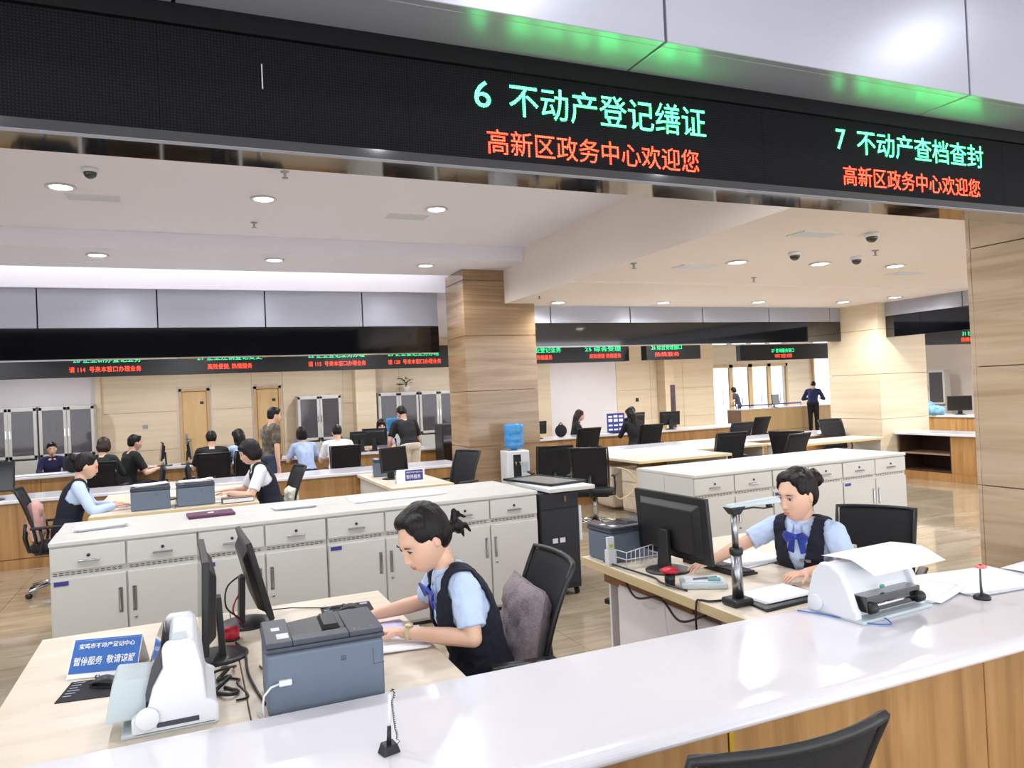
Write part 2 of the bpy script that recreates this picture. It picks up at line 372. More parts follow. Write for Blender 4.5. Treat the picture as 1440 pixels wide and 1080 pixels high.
# near beam: soffit and panels over the LED screen
b = struct('trim_7', G().box(-9, 4.9, 1.84, 2.13, 2.775, 3.64), M['gap'])
xs = [-9, -6.6, -5.3, -4.0, -2.66, -1.33, 0.0, 1.325, 2.65, 4.0, 4.9]
for a, c in zip(xs[:-1], xs[1:]):
    G().box(a+0.005, c-0.005, 1.81, 1.84, 2.757, 3.5).build('metal_panel', M['alu'], b, bevel=0.002, seg=1)
    G().box(a+0.005, c-0.005, 1.84, 2.05, 2.757, 2.775).build('soffit_panel', M['alu'], b, bevel=0.002, seg=1)
t = thing('led_screen', 'long black LED screen over the counter with green and red lettering', 'LED screen', (0, 2.0, 2.40))
def L_(g): return g.xf(Matrix.Translation((0, -2.0, -2.40)))
L_(G().box(-9, 4.9, 2.05, 2.13, 2.40, 2.757)).build('housing', M['blackplastic'], t)
L_(G().box(-9, 4.9, 2.02, 2.05, 2.705, 2.757)).build('top_frame', mat('led_frame_black', (14, 14, 16), 0.6, var=0.05, spec=0.15), t)
L_(G().box(-9, 4.9, 1.995, 2.05, 2.40, 2.425)).build('bottom_frame', M['blackgloss'], t)
L_(G().box(-9, 4.9, 1.997, 2.13, 2.392, 2.40)).build('bottom_strip', M['mirror'], t)
for k in range(22):
    x = -9+k*0.64; L_(G().box(x, min(x+0.639, 4.9), 2.035, 2.05, 2.425, 2.705)).build('led_module', MATS['led_matrix'], t)
for s_, x, z, wd, sz, m_ in (('6', 0.800, 2.592, 0.052, 0.112, 'green_led'), ('不动产登记缮证', 0.912, 2.585, 0.72, 0.108, 'green_led'), ('高新区政务中心欢迎您', 0.835, 2.462, 0.762, 0.080, 'red_led'),
                        ('7', 2.225, 2.594, 0.046, 0.108, 'green_led'), ('不动产查档查封', 2.330, 2.592, 0.705, 0.100, 'green_led'), ('高新区政务中心欢迎您', 2.252, 2.468, 0.755, 0.080, 'red_led')):
    o = text('lettering', s_, sz, M[m_], None, facing_y(x, 2.0335-2.0, z-2.40), width=wd, bold=0.0); o.parent = t
G().box(0.205, 0.208, 0.032, 0.034, 0.17, 0.235).build('lit_pixel_column', mat('dim_led', (170, 172, 176), 0.5), t)

# far LED screens
def led_far(x0, x1, y, z0, h, label, texts, rz=0):
    t = thing('led_screen', label, 'LED screen', (x0, y, z0), rz)
    G().box(0, x1-x0, 0.0, 0.2, 0, h).build('housing', M['blackplastic'], t, bevel=0.005)
    for s_, x, z, wd, sz, m_ in texts:
        o = text('lettering', s_, sz, M[m_], None, facing_y(x, -0.004, z), width=wd, bold=0.0); o.parent = t
led_far(-8, 5.3, 13.8, 2.29, 0.42, 'black LED screen hanging across the back hall left of the centre column', [
    ('20 企业新办登记业务', 6.32, 0.235, 0.98, 0.11, 'green_far'), ('请 114  号来本窗口办理业务', 6.26, 0.08, 1.04, 0.10, 'red_far'),
    ('21 企业注销登记变更', 8.16, 0.235, 1.05, 0.11, 'green_far'), ('高效便捷, 热情服务', 8.32, 0.08, 0.72, 0.10, 'red_far'),
    ('22 企业登记业务办理', 10.0, 0.235, 1.02, 0.11, 'green_far'), ('请 115  号来本窗口办理业务', 10.0, 0.08, 1.04, 0.10, 'red_far'),
    ('23 企业登记业务办理', 11.46, 0.235, 1.0, 0.11, 'green_far'), ('请 120  号来本窗口办理业务', 11.46, 0.08, 1.04, 0.10, 'red_far')])
led_far(5.6, 8.5, 13.4, 2.29, 0.42, 'short black LED screen just right of the centre column in the back hall', [
    ('24 企业登记业务', 0.45, 0.22, 0.85, 0.11, 'green_far'), ('高效便捷 热情服务', 0.38, 0.08, 0.72, 0.10, 'red_far'), ('25 综合受理', 1.85, 0.22, 0.85, 0.11, 'green_far'), ('高效便捷 热情服务', 1.95, 0.08, 0.75, 0.10, 'red_far')])
led_far(8.6, 9.95, 12.9, 2.28, 0.40, 'LED screen end section with green text before the pale wall', [('26 综合受理窗口', 0.12, 0.21, 0.75, 0.11, 'green_far'), ('热情服务', 0.2, 0.07, 0.6, 0.10, 'red_far')])
led_far(16.2, 20.2, 19.0, 2.42, 0.50, 'distant LED screen in front of the glass entrance doors', [('27 咨询服务窗口', 1.28, 0.25, 0.95, 0.14, 'green_far'), ('欢迎您', 1.4, 0.08, 0.75, 0.13, 'red_far')])
led_far(14.6, 18.4, 12.0, 2.42, 0.40, 'LED screen seen beside the near stone column on the right', [('31 社保', 2.25, 0.2, 0.5, 0.12, 'green_far'), ('热情服务', 2.2, 0.06, 0.6, 0.11, 'red_far')])

# ------------------------------------------------------------------ ceiling fittings
dl0 = thing('downlight', 'x', 'light', (0, 0, 0), group=None)
G().lathe([(0.085, 0), (0.115, -0.004), (0.12, -0.012), (0.09, -0.014), (0.085, -0.002)], n=24).build('trim_ring', M['whiteplastic'], dl0)
G().lathe([(0.001, -0.010), (0.084, -0.010), (0.084, -0.003), (0.001, -0.003)], n=24).build('diffuser', M['lamp_on'], dl0)
spots = [(-0.93, 6.95, 3.66, 'leftmost'), (0.70, 6.93, 3.66, 'middle'), (2.38, 6.95, 3.66, 'rightmost')]
names = [(-0.93, 7.3, 3.66, 'lit round downlight in the left ceiling tray, leftmost of the nearer row'), (0.71, 7.3, 3.66, 'lit round downlight in the left ceiling tray, middle of the nearer row'), (2.40, 7.3, 3.66, 'lit round downlight in the left ceiling tray, rightmost of the nearer row'),
 (-0.87, 9.39, 3.47, 'lit downlight in the rear soffit above the left end of the back fascia'), (1.011, 9.38, 3.47, 'lit downlight in the rear soffit, middle one above the back fascia'), (2.929, 9.47, 3.47, 'lit downlight in the rear soffit nearest the centre column'),
 (5.37, 6.28, 3.02, 'lit downlight in the right ceiling, leftmost of the nearer row of three'), (6.45, 6.2, 3.02, 'lit downlight in the right ceiling, middle of the nearer row of three'), (7.58, 6.17, 3.02, 'lit downlight in the right ceiling, right end of the nearer row of three'),
 (4.886, 9.5, 3.0, 'lit downlight at the rear edge just right of the centre column'), (6.616, 9.411, 3.0, 'second lit downlight from the centre column along the rear edge'), (8.278, 9.224, 3.0, 'third lit downlight from the centre column along the rear edge'), (9.961, 9.12, 3.0, 'fourth lit downlight from the centre column along the rear edge'), (10.4, 8.5, 3.0, 'lit downlight in the corner by the right black fascia')]
first = True
for x, y, z, lab in names:
    if first: dl0.location = (x, y, z); dl0['label'] = lab; first = False
    else: dup(dl0, (x, y, z), None, lab)
    spot(x, y, z-0.03)
for x, y, z in [(-3.0, 6.5, 3.66), (-5, 8, 3.66), (-0.9, 4.2, 3.66), (1.0, 4.2, 3.66), (2.7, 4.2, 3.66), (-3, 4.2, 3.66), (5.4, 3.9, 3.02), (7.6, 3.9, 3.02), (9.3, 6, 3.02),
                (-1, 1.0, 3.5), (1.2, 1.0, 3.5), (3.4, 1.0, 3.5), (1.2, -0.8, 3.5), (-1, -0.8, 3.5), (3.4, -0.8, 3.5), (5.8, 0.6, 3.5), (-3.2, 1.0, 3.5),
                (-3, 12.4, 3.2), (0, 12.4, 3.2), (3, 12.4, 3.2), (6, 12.0, 3.2), (9, 12.0, 3.2), (-3, 15.8, 3.2), (0, 15.8, 3.2), (3, 15.8, 3.2), (6, 15.8, 3.2), (9.5, 15.8, 3.2), (12.5, 14.5, 3.2),
                (16.5, 14.5, 3.2), (18, 10, 3.2), (14, 11, 3.2), (18, 21, 3.2), (22, 21, 3.2), (12.6, 6, 3.2)]:  # unseen downlights; the far-right spots are fill added to brighten that room
    spot(x, y, z-0.04, LAMP_W*(0.22 if y < 2 else 4.6 if x > 12 else 1.6 if y > 11 else 1.0))
area('cove_light', -2.7, 10.52, 3.76, 12.4, 0.3, 22)

def dome_cam(x, y, z, lab, first=[None]):
    if first[0] is None:
        t = thing('dome_camera', lab, 'camera', (x, y, z)); first[0] = t
        G().lathe([(0.06, 0), (0.062, -0.02), (0.056, -0.035)], n=20).build('mount', M['whiteplastic'], t)
        G().lathe([(0.05, -0.03), (0.05, -0.045), (0.04, -0.068), (0.02, -0.082), (0.001, -0.086)], n=20).build('dome', M['blackgloss'], t)
    else: dup(first[0], (x, y, z), None, lab)
dome_cam(-0.65, 6.7, 3.66, 'black dome security camera on the left ceiling beside the first downlight')
dome_cam(5.62, 4.8, 3.02, 'black dome security camera nearest the LED screen on the right ceiling')
dome_cam(5.60, 5.7, 3.02, 'black dome security camera between the first and second right-hand downlights')
dome_cam(6.53, 5.78, 3.02, 'black dome security camera just left of the third right-hand downlight')
def sprinkler(x, y, z, lab, first=[None]):
    if first[0] is None:
        t = thing('fire_sprinkler', lab, 'sprinkler', (x, y, z)); first[0] = t
        G().lathe([(0.035, 0), (0.035, -0.006), (0.012, -0.01), (0.010, -0.04), (0.004, -0.05)], n=14).build('body', M['steel'], t)
        G().lathe([(0.001, -0.056), (0.026, -0.056), (0.026, -0.052), (0.001, -0.052)], n=14).build('deflector', M['steel'], t)
    else: dup(first[0], (x, y, z), None, lab)
for x, y, z, lab in [(0.80, 6.4, 3.66, 'small ceiling sprinkler in the left tray close under the LED screen'), (0.70, 8.3, 3.66, 'small ceiling sprinkler between the two middle left downlights'),
    (4.26, 6.55, 3.02, 'small ceiling sprinkler by the long ceiling edge, left of the right-hand lights'), (6.42, 5.45, 3.02, 'small ceiling sprinkler right of the three dome cameras'), (6.40, 7.2, 3.02, 'small ceiling sprinkler below the first right-hand downlight'), (4.3, 8.9, 3.02, 'small ceiling sprinkler at the top of the centre column')]:
    sprinkler(x, y, z, lab)
def vent(x, y, z, lab, first=[None]):
    if first[0] is None:
        t = thing('ceiling_vent', lab, 'vent', (x, y, z)); first[0] = t
        G().box(-0.22, 0.22, -0.11, -0.095, -0.008, 0).box(-0.22, 0.22, 0.095, 0.11, -0.008, 0).box(-0.22, -0.205, -0.11, 0.11, -0.008, 0).box(0.205, 0.22, -0.11, 0.11, -0.008, 0).build('frame', M['whiteplastic'], t)
        G().box(-0.205, 0.205, -0.095, 0.095, -0.001, 0.001).build('backing', mat('vent_grey', (196, 188, 186), 0.7), t)
        for k in range(7): G().box(-0.205, 0.205, -0.088+k*0.027, -0.078+k*0.027, -0.010, -0.002).build('slat', M['whiteplastic'], t)
    else: dup(first[0], (x, y, z), None, lab)
vent(-0.72, 7.62, 3.66, 'white slatted air vent beside the leftmost tray downlight')
vent(2.20, 7.7, 3.66, 'white slatted air vent beside the rightmost tray downlight')
vent(5.1, 4.95, 3.02, 'white slatted air vent near the LED screen on the right ceiling')
vent(5.08, 6.62, 3.02, 'white slatted air vent left of the right-hand row of downlights')
vent(8.3, 6.62, 3.02, 'white slatted air vent behind the rightmost near downlight')

# ------------------------------------------------------------------ front counter
t = thing('service_counter', 'long white service counter with oak front across the foreground', 'counter', (0, 0, 0))
prof = [(2.45, 0.74), (2.45, 0.78), (1.80, 0.78)]+[(1.80-0.05*math.sin(a), 0.755+0.025*math.cos(a)) for a in [R(x) for x in range(15, 181, 15)]]+[(1.82, 0.73), (1.9, 0.73), (1.9, 0.74)]
g = G().prism(prof, -3.5, 4.705, 'x'); g.build('countertop', M['counter'], t, bevel=0.004)
x = -3.5; k = 0
for a, c in ((-3.5, -2.2), (-2.195, -0.9), (-0.895, 0.4), (0.405, 1.542), (1.562, 2.765), (2.77, 4.69)):
    G().box(a, c, 1.95, 1.97, 0.02, 0.73).build('front_panel', M['oak'], t, bevel=0.002, seg=1)
G().box(1.543, 1.561, 1.945, 1.96, 0.02, 0.73).build('brass_strip', mat('brass', (190, 160, 60), 0.25, 1.0), t)
G().box(-3.5, 4.69, 1.97, 2.43, 0.02, 0.74).build('cabinet_body', M['oak_dark'], t)
G().box(-3.5, 4.69, 2.0, 2.4, 0.0, 0.1).build('plinth', M['oak_dark'], t)

# ================================================================== FURNITURE
# ------------------------------------------------------------------ filing cabinets
def make_cabinet(w, h=0.93, d=0.425):
    t = thing('filing_cabinet', 'x', 'cabinet')
    G().box(0, w, 0.0, d, 0.03, h-0.03).build('body', M['cabinet'], t, bevel=0.003, seg=1)
    G().box(-0.004, w+0.004, -0.022, d+0.002, h-0.03, h).build('top_panel', M['cabinet'], t, bevel=0.006)
    G().box(0.02, w-0.02, 0.02, d-0.02, 0, 0.03).build('plinth', M['blackplastic'], t)
    hw = w/2
    for k in (0, 1):
        x0 = k*hw+0.006; x1 = (k+1)*hw-0.006
        dr = G().box(x0, x1, -0.018, 0.0, h-0.185, h-0.04).build('drawer', M['cabinet'], t, bevel=0.004)
        c = (x0+x1)/2
        G().prism([(-0.018, h-0.125), (-0.032, h-0.128), (-0.036, h-0.136), (-0.018, h-0.14)], c-0.06, c+0.06, 'x').build('label_handle', M['steel'], dr, bevel=0.001)
        G().cyl((c, -0.018, h-0.098), (c, -0.024, h-0.098), 0.010, n=12).build('lock', M['blackplastic'], dr)
        dd = G().box(x0, x1, -0.018, 0.0, 0.05, h-0.235).build('door', M['cabinet'], t, bevel=0.004)
        hx = hw - 0.04 if k == 0 else hw + 0.04
        G().box(hx-0.012, hx+0.012, -0.0215, -0.018, 0.44, 0.60).build('handle_recess', M['steel'], dd, bevel=0.003)
        G().box(hx-0.006, hx+0.006, -0.028, -0.021, 0.455, 0.585).build('door_handle', M['chrome'], dd, bevel=0.003)
        if k: G().cyl((hx+0.004, -0.018, 0.40), (hx+0.004, -0.026, 0.40), 0.009, n=12).build('door_lock', M['steel'], dd)
        g = G(); n = 12
        for r_ in range(2):
            for i in range(n):
                a = x0+0.01+i*(x1-x0-0.02)/n; g.box(a, a+(x1-x0)/n*0.6, -0.0015, 0.001, h-0.213+r_*0.012, h-0.209+r_*0.012)
        v = g.build('vent_slots', M['gap'], t); v['kind'] = 'stuff'
    G().box(0.02, 0.10, -0.0215, -0.018, h-0.275, h-0.247).build('asset_sticker', M['navyblue'], t)
    return t
cabA = make_cabinet(0.856); ang = R(2.2)
labs = ['grey steel filing cabinet at the left end of the near row',
        'grey steel filing cabinet of the near row behind the two edge-on monitors',
        'grey steel filing cabinet of the near row just behind the writing woman\'s head',
        'grey steel filing cabinet at the right end of the near row beside the rack']
ux, uy = math.cos(ang), math.sin(ang)
for k in range(4):
    x, y = -0.835+k*0.86*ux, 5.475+k*0.86*uy
    if k == 0: cabA.location = (x, y, 0); cabA.rotation_euler = (0, 0, ang); cabA['label'] = labs[0]; cabA['group'] = 'filing cabinets of the near row'
    else: dup(cabA, (x, y, 0), ang, labs[k], 'filing cabinets of the near row')
for k in range(4):     # rear row, doors to the far side
    x, y = -0.835+(k+1)*0.86*ux-0.86*uy, 5.475+(k+1)*0.86*uy+0.865*ux
    dup(cabA, (x, y, 0), ang+PI, 'far-side filing cabinet backing the near row, %s' % ['under the loose papers', 'under the purple folder', 'under the white form pad', 'next to the black rack'][k], 'filing cabinets of the rear row', skip=('vent_slots', 'asset_sticker', 'handle_recess', 'lock', 'door_lock'))
cabB = make_cabinet(0.925)
labs = ['grey steel filing cabinet at the left end of the right row, behind the large monitor', 'grey steel filing cabinet in the middle of the right row, behind the bow-tie woman', 'grey steel filing cabinet at the right end of the right row, before the open floor']
for k in range(3):
    x, y = 4.13+k*0.93, 5.55+k*0.03
    if k == 0: cabB.location = (x, y, 0); cabB.rotation_euler = (0, 0, R(1.8)); cabB['label'] = labs[0]; cabB['group'] = 'filing cabinets of the right row'
    else: dup(cabB, (x, y, 0), R(1.8), labs[k], 'filing cabinets of the right row')
    dup(cabB, (x+0.925-0.02, y+0.895, 0), R(181.8), 'far-side filing cabinet backing the right row, %s' % ['left end', 'middle one', 'right end'][k], 'rear filing cabinets of the right row', skip=('vent_slots', 'asset_sticker', 'handle_recess', 'lock', 'door_lock'))

# ------------------------------------------------------------------ office chairs
def make_chair(w=0.47, low=False):
    t = thing('office_chair', 'x', 'chair')
    # curved back: frame and mesh, leaning back, local front = +y
    def bp(u, v, off=0.0):
        x = (u-0.5)*w*(0.92+0.10*v); z = 0.52+v*0.50; y = -0.20-0.10*v*v-0.05*v+0.10*(abs(u-0.5)*2)**2*0.45
        return Vector((x, y+off, z))
    g = G().grid(lambda a, b: bp(0.03+a*0.94, 0.02+b*0.96), 10, 8); g.build('back_mesh', M['blackmesh'], t, solid=0.006)
    pts = [bp(0, v/8) for v in range(9)]+[bp(u/8, 1) for u in range(1, 9)]+[bp(1, 1-v/8) for v in range(1, 9)]+[bp(1-u/8, 0) for u in range(1, 9)]
    G().tube(pts, 0.013, 6).build('back_frame', M['blackplastic'], t)
    G().tube([(0, -0.05, 0.40), (0, -0.24, 0.42), (0, -0.27, 0.55), (0, -0.255, 0.68)], 0.022, 8).build('back_support', M['blackplastic'], t)
    def sp(a, b):
        u, v = a*2-1, b*2-1; r = max(abs(u), abs(v)); 
        k = 1-0.10*(abs(u)*abs(v))**2
        return Vector((u*0.245*k, 0.02+v*0.24*k, 0.475-0.03*(r**6)-0.02*max(0, v)**3))
    G().grid(sp, 12, 12).build('seat', M['blackfabric'], t, solid=0.045)
    G().box(-0.21, 0.21, -0.18, 0.2, 0.40, 0.435).build('seat_pan', M['blackplastic'], t, bevel=0.01)
    for s_ in (-1, 1):
        G().tube([(s_*0.20, -0.12, 0.42), (s_*0.28, -0.12, 0.43), (s_*0.285, -0.10, 0.55), (s_*0.28, -0.12, 0.66)], 0.014, 7).build('arm_support', M['blackplastic'], t)
        G().box(s_*0.28-0.028, s_*0.28+0.028, -0.20, 0.08, 0.655, 0.68).build('armrest', M['blackplastic'], t, bevel=0.01)
    G().cyl((0, 0, 0.12), (0, 0, 0.41), 0.026).build('gas_lift', M['chrome'], t)
    for k in range(5):
        a = 2*PI*k/5+0.3
        lg = G().tube([(0.02*math.cos(a), 0.02*math.sin(a), 0.11), (0.16*math.cos(a), 0.16*math.sin(a), 0.09), (0.29*math.cos(a), 0.29*math.sin(a), 0.065)], [0.024, 0.02, 0.014], 7).build('leg', M['chrome'], t)
        p = Vector((0.29*math.cos(a), 0.29*math.sin(a), 0.025)); q = Vector((-math.sin(a), math.cos(a), 0))
        G().cyl(p-q*0.02, p+q*0.02, 0.025, n=12).build('caster', M['blackplastic'], lg)
    return t
ch0 = make_chair()
def chair(x, y, rz, label, group='black mesh office chairs', z=0, first=[True]):
    if first[0]:
        first[0] = False; ch0.location = (x, y, z); ch0.rotation_euler = (0, 0, R(rz)); ch0['label'] = label; ch0['group'] = group; return ch0
    return dup(ch0, (x, y, z), R(rz), label, group)
chair(1.15, 3.02, 84, 'black office chair with a grey cushion under the woman in the centre foreground')
c_ = chair(3.60, 3.20, 122, 'black mesh office chair behind the woman with the blue bow tie'); c_.scale = (0.92, 0.95, 0.925)
chair(1.13, 1.50, -4, 'black chair on the visitor side of the counter at the bottom edge')
chair(-1.22, 8.50, -86, 'black office chair under the bun-haired woman at the far left, with pink cushion')
chair(0.82, 8.66, 97, 'black office chair under the woman typing beyond the left cabinets')
chair(2.98, 8.95, 110, 'empty black office chair at the small maple desk by the centre column')
chair(4.42, 9.05, -12, 'empty black chair left of the maple desk beyond the centre column', z=0)
chair(4.66, 8.30, -40, 'black chair turned aside before the empty maple desk, beyond the black rack')
chair(7.25, 9.0, -10, 'empty black chair at the rear counter, left of the pair by the far white desk')
chair(7.45, 8.0, 12, 'black chair in the middle of the cluster behind the right cabinets')
chair(8.0, 8.35, -60, 'black chair at the left side of the rear maple desk')
chair(0.31, 12.45, 0, 'black visitor chair under the man in the black T-shirt', 'visitor chairs of the back hall')
chair(0.78, 12.6, 15, 'black visitor chair under the woman with the long ponytail', 'visitor chairs of the back hall')
chair(-1.15, 12.2, -10, 'black visitor chair under the woman with shoulder-length brown hair', 'visitor chairs of the back hall')
chair(2.25, 12.1, -5, 'black visitor chair under the man in the white T-shirt', 'visitor chairs of the back hall')
chair(6.75, 12.4, 0, 'empty black visitor chair left of the visitor in black', 'visitor chairs of the back hall')
chair(8.0, 12.2, -5, 'black visitor chair under the long-haired visitor in black', 'visitor chairs of the back hall')
chair(9.1, 11.0, 0, 'black chair beyond the rear counter before the distant desk')
chair(10.6, 12.2, 10, 'tall black chair standing in front of the distant reception desk')
chair(10.30, 9.60, 172, 'lone black chair beside the right stone column')

# ------------------------------------------------------------------ desks
def desk(name, x0, x1, y0, y1, label, seam=None, peds=(), panel=None, ztop=0.75, th=0.035, open_left=False):
    t = thing('desk', label, 'desk', ((x0+x1)/2, (y0+y1)/2, 0)); ox, oy = (x0+x1)/2, (y0+y1)/2
    xs = [x0]+([seam] if seam else [])+[x1]
    for a, b in zip(xs[:-1], xs[1:]):
        p = G().box(a+0.002-ox, b-0.002-ox, y0-oy, y1-oy, ztop-th, ztop).build('desktop', M['maple'], t, bevel=0.002, seg=1)
        G().box(a-ox, b-ox, y0-oy-0.003, y0-oy-0.0005, ztop-th, ztop-0.001).build('edge_band', M['maple_edge'], p)
        G().box(a-ox, b-ox, y1-oy+0.0005, y1-oy+0.003, ztop-th, ztop-0.001).build('edge_band', M['maple_edge'], p)
    for (a, b, c, d) in peds:
        q = G().box(a-ox, b-ox, c-oy, d-oy, 0.04, 0.64).build('pedestal', M['white_wall'], t, bevel=0.004)
    for sx in ((x1-0.06,) if open_left else (x0+0.03, x1-0.06)):
        G().box(sx-ox, sx+0.03-ox, y0+0.05-oy, y1-0.05-oy, 0, ztop-th).build('side_panel', M['cabinet'] if panel is None else M[panel], t, bevel=0.002)
    if seam: G().box(seam-0.012-ox, seam+0.012-ox, y0+0.1-oy, y1-0.1-oy, 0.25, ztop-th).build('modesty_panel', M['cabinet'], t)
    return t
desk('d', -0.63, 0.87, 2.46, 3.87, 'double maple desk against the counter with two monitors and printers', seam=0.145)
d = thing('desk', 'maple desk of the woman with the bow tie, with white panels beneath', 'desk', (2.85, 3.2, 0))
D = lambda g: g.xf(Matrix.Translation((-2.85, -3.2, 0)))
D(G().box(2.12, 3.62, 3.30, 3.96, 0.715, 0.75)).build('desktop', M['maple'], d, bevel=0.002, seg=1)
D(G().box(2.12, 2.90, 2.46, 3.298, 0.715, 0.75)).build('desktop', M['maple'], d, bevel=0.002, seg=1)
D(G().box(2.116, 2.1195, 2.46, 3.96, 0.702, 0.749)).build('edge_band', M['maple_edge'], d)
D(G().box(2.22, 2.24, 2.5, 3.72, 0.03, 0.62)).build('side_panel', M['white_wall'], d, bevel=0.002)
D(G().box(2.23, 2.25, 3.05, 3.9, 0.60, 0.70)).build('apron', M['oak_dark'], d)
D(G().box(2.26, 3.55, 3.88, 3.9, 0.1, 0.70)).build('back_panel', M['white_wall'], d, bevel=0.002)
D(G().box(2.26, 2.68, 3.40, 3.80, 0.03, 0.60)).build('pedestal', M['white_wall'], d, bevel=0.003)
desk('d', -0.90, 0.62, 8.0, 9.9, 'double maple desk beyond the left filing cabinets with two grey printers', seam=-0.16)
desk('d', 2.0, 2.72, 8.05, 9.9, 'small maple desk with a monitor and a blue sign left of the centre column')
dk = desk('d', 5.42, 6.95, 8.42, 9.95, 'empty pale maple desk beyond the centre column, open underneath', ztop=0.76, open_left=True)
for k, yy in enumerate((8.5, 9.2)):
    q = G().box(5.48-6.185, 5.88-6.185, yy-9.185, yy+0.45-9.185, 0.05, 0.62).build('pedestal', M['maple'], dk, bevel=0.004)
    for z in (0.08, 0.27, 0.46): 
        e = G().box(5.465-6.185, 5.478-6.185, yy+0.01-9.185, yy+0.44-9.185, z, z+0.16).build('drawer_front', M['maple'], q, bevel=0.002)
dk = desk('d', 8.35, 10.3, 8.72, 9.36, 'long pale maple desk behind the right filing cabinets near the stone column', ztop=0.76)
desk('d', 6.96, 8.34, 9.25, 9.95, 'pale maple link desk behind the cluster of black chairs', ztop=0.76)

# ------------------------------------------------------------------ other counters
def counter_x(x0, x1, y0, y1, label, h=0.78, over=0.03, step=1.4):
    t = thing('service_counter', label, 'counter', ((x0+x1)/2, (y0+y1)/2, 0)); ox, oy = (x0+x1)/2, (y0+y1)/2
    G().box(x0-ox, x1-ox, y0-over-oy, y1+over-oy, h-0.04, h).build('countertop', M['counter'], t, bevel=0.008)
    G().box(x0-ox, x1-ox, y0+0.02-oy, y1-0.02-oy, 0.0, h-0.04).build('cabinet_body', M['oak_dark'], t)
    n = max(1, round((x1-x0)/step)); s_ = (x1-x0)/n
    for k in range(n): G().box(x0+k*s_+0.003-ox, x0+(k+1)*s_-0.003-ox, y0-oy, y0+0.02-oy, 0.12, h-0.042).build('front_panel', M['oak'], t)
    G().box(x0-ox, x1-ox, y0-0.01-oy, y0+0.02-oy, 0, 0.11).build('plinth', M['oak'], t)
    return t
counter_x(-6.5, 3.5, 9.95, 10.65, 'long oak counter with white top beyond the left desks, running to the centre column')
counter_x(4.62, 10.78, 9.98, 10.65, 'long oak counter with white top between the two stone columns')
counter_x(-6.5, 5.2, 13.35, 14.0, 'oak visitor counter of the back hall, left part, below the LED screen')
counter_x(5.6, 12.0, 13.45, 14.1, 'oak visitor counter of the back hall, right of the centre column')
OAK_ = M['oak']; M['oak'] = M['door']; t = counter_x(16.3, 20.3, 19.2, 19.9, 'distant oak reception desk in front of the glass doors', h=0.86); M['oak'] = OAK_
# cupboard run along the right side
t = thing('open_cupboard', 'oak cupboard run with white top and open dark shelves by the right stone column', 'cupboard', (11.4, 6.0, 0))
G().box(-0.34, 0.30, -3.4, 3.2, 0.74, 0.78).build('countertop', M['counter'], t, bevel=0.006)
y = 3.15
for k, (wd, op) in enumerate(((0.95, 1), (0.85, 0), (0.95, 1), (0.85, 0), (0.95, 1), (0.85, 0), (0.95, 1))):
    a, b = y-wd, y
    if op:
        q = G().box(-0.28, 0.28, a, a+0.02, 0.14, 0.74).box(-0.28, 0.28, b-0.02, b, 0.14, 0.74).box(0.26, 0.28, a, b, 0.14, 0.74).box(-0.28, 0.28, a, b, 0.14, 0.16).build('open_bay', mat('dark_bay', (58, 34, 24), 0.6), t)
        G().box(-0.26, 0.26, a+0.02, b-0.02, 0.42, 0.44).build('shelf', mat('shelf_edge', (150, 120, 96), 0.5), q)
    else: G().box(-0.29, 0.28, a+0.003, b-0.003, 0.14, 0.74).build('door', M['oak'], t, bevel=0.002)
    y -= wd
G().box(-0.30, 0.28, -3.4, 3.2, 0.0, 0.138).build('plinth', M['oak'], t)
t = thing('service_counter', 'oak counter with a monitor seen beyond the cupboards at right', 'counter', (16.2, 10.8, 0))
G().box(-0.34, 0.34, -4, 2.0, 0.74, 0.78).build('countertop', M['counter'], t, bevel=0.006)
for k in range(4): G().box(-0.30, 0.28, -4+k*1.5+0.003, -4+k*1.5+1.497, 0.0, 0.74).build('front_panel', M['oak'], t)

# ------------------------------------------------------------------ tall glass-front cabinets on the back wall
def make_tall(w=0.98, h=1.86):
    t = thing('glass_cabinet', 'x', 'cabinet')
    m = M['cabinet']
    G().box(0, w, 0.02, 0.40, 0, 0.80).box(0, 0.02, 0.02, 0.4, 0.8, h).box(w-0.02, w, 0.02, 0.4, 0.8, h).box(0, w, 0.38, 0.40, 0.8, h).box(0, w, 0.02, 0.4, h-0.03, h).box(w/2-0.015, w/2+0.015, 0.02, 0.38, 0.8, h-0.03).build('body', m, t)
    for k in (0, 1):
        a = k*w/2+0.006; b = (k+1)*w/2-0.006; f = 0.055
        d = G().box(a, a+f, 0, 0.02, 0.84, h-0.02).box(b-f, b, 0, 0.02, 0.84, h-0.02).box(a, b, 0, 0.02, 0.84, 0.90).box(a, b, 0, 0.02, h-0.08, h-0.02).build('glass_door', m, t, bevel=0.003, seg=1)
        G().box(a+f, b-f, 0.008, 0.012, 0.90, h-0.08).build('pane', M['cabglass'], d)
        G().box(a+f-0.04 if k else b-f+0.015, a+f-0.025 if k else b-f+0.03, -0.015, 0, 1.25, 1.4).build('door_handle', M['chrome'], d)
        G().box(a, b, 0.0, 0.02, 0.02, 0.78).build('lower_door', m, t, bevel=0.003, seg=1)
        G().box(a+0.01, b-0.01, 0.03, 0.37, 1.32, 1.34).build('shelf', m, t)
    for k in range(5): G().box(0.06+k*0.05, 0.10+k*0.05, 0.1, 0.34, 1.342, 1.342+0.2+0.03*(k % 2)).build('binder', [M['paper'], M['greyplastic'], M['blue']][k % 3], t)
    return t
tc0 = make_tall()
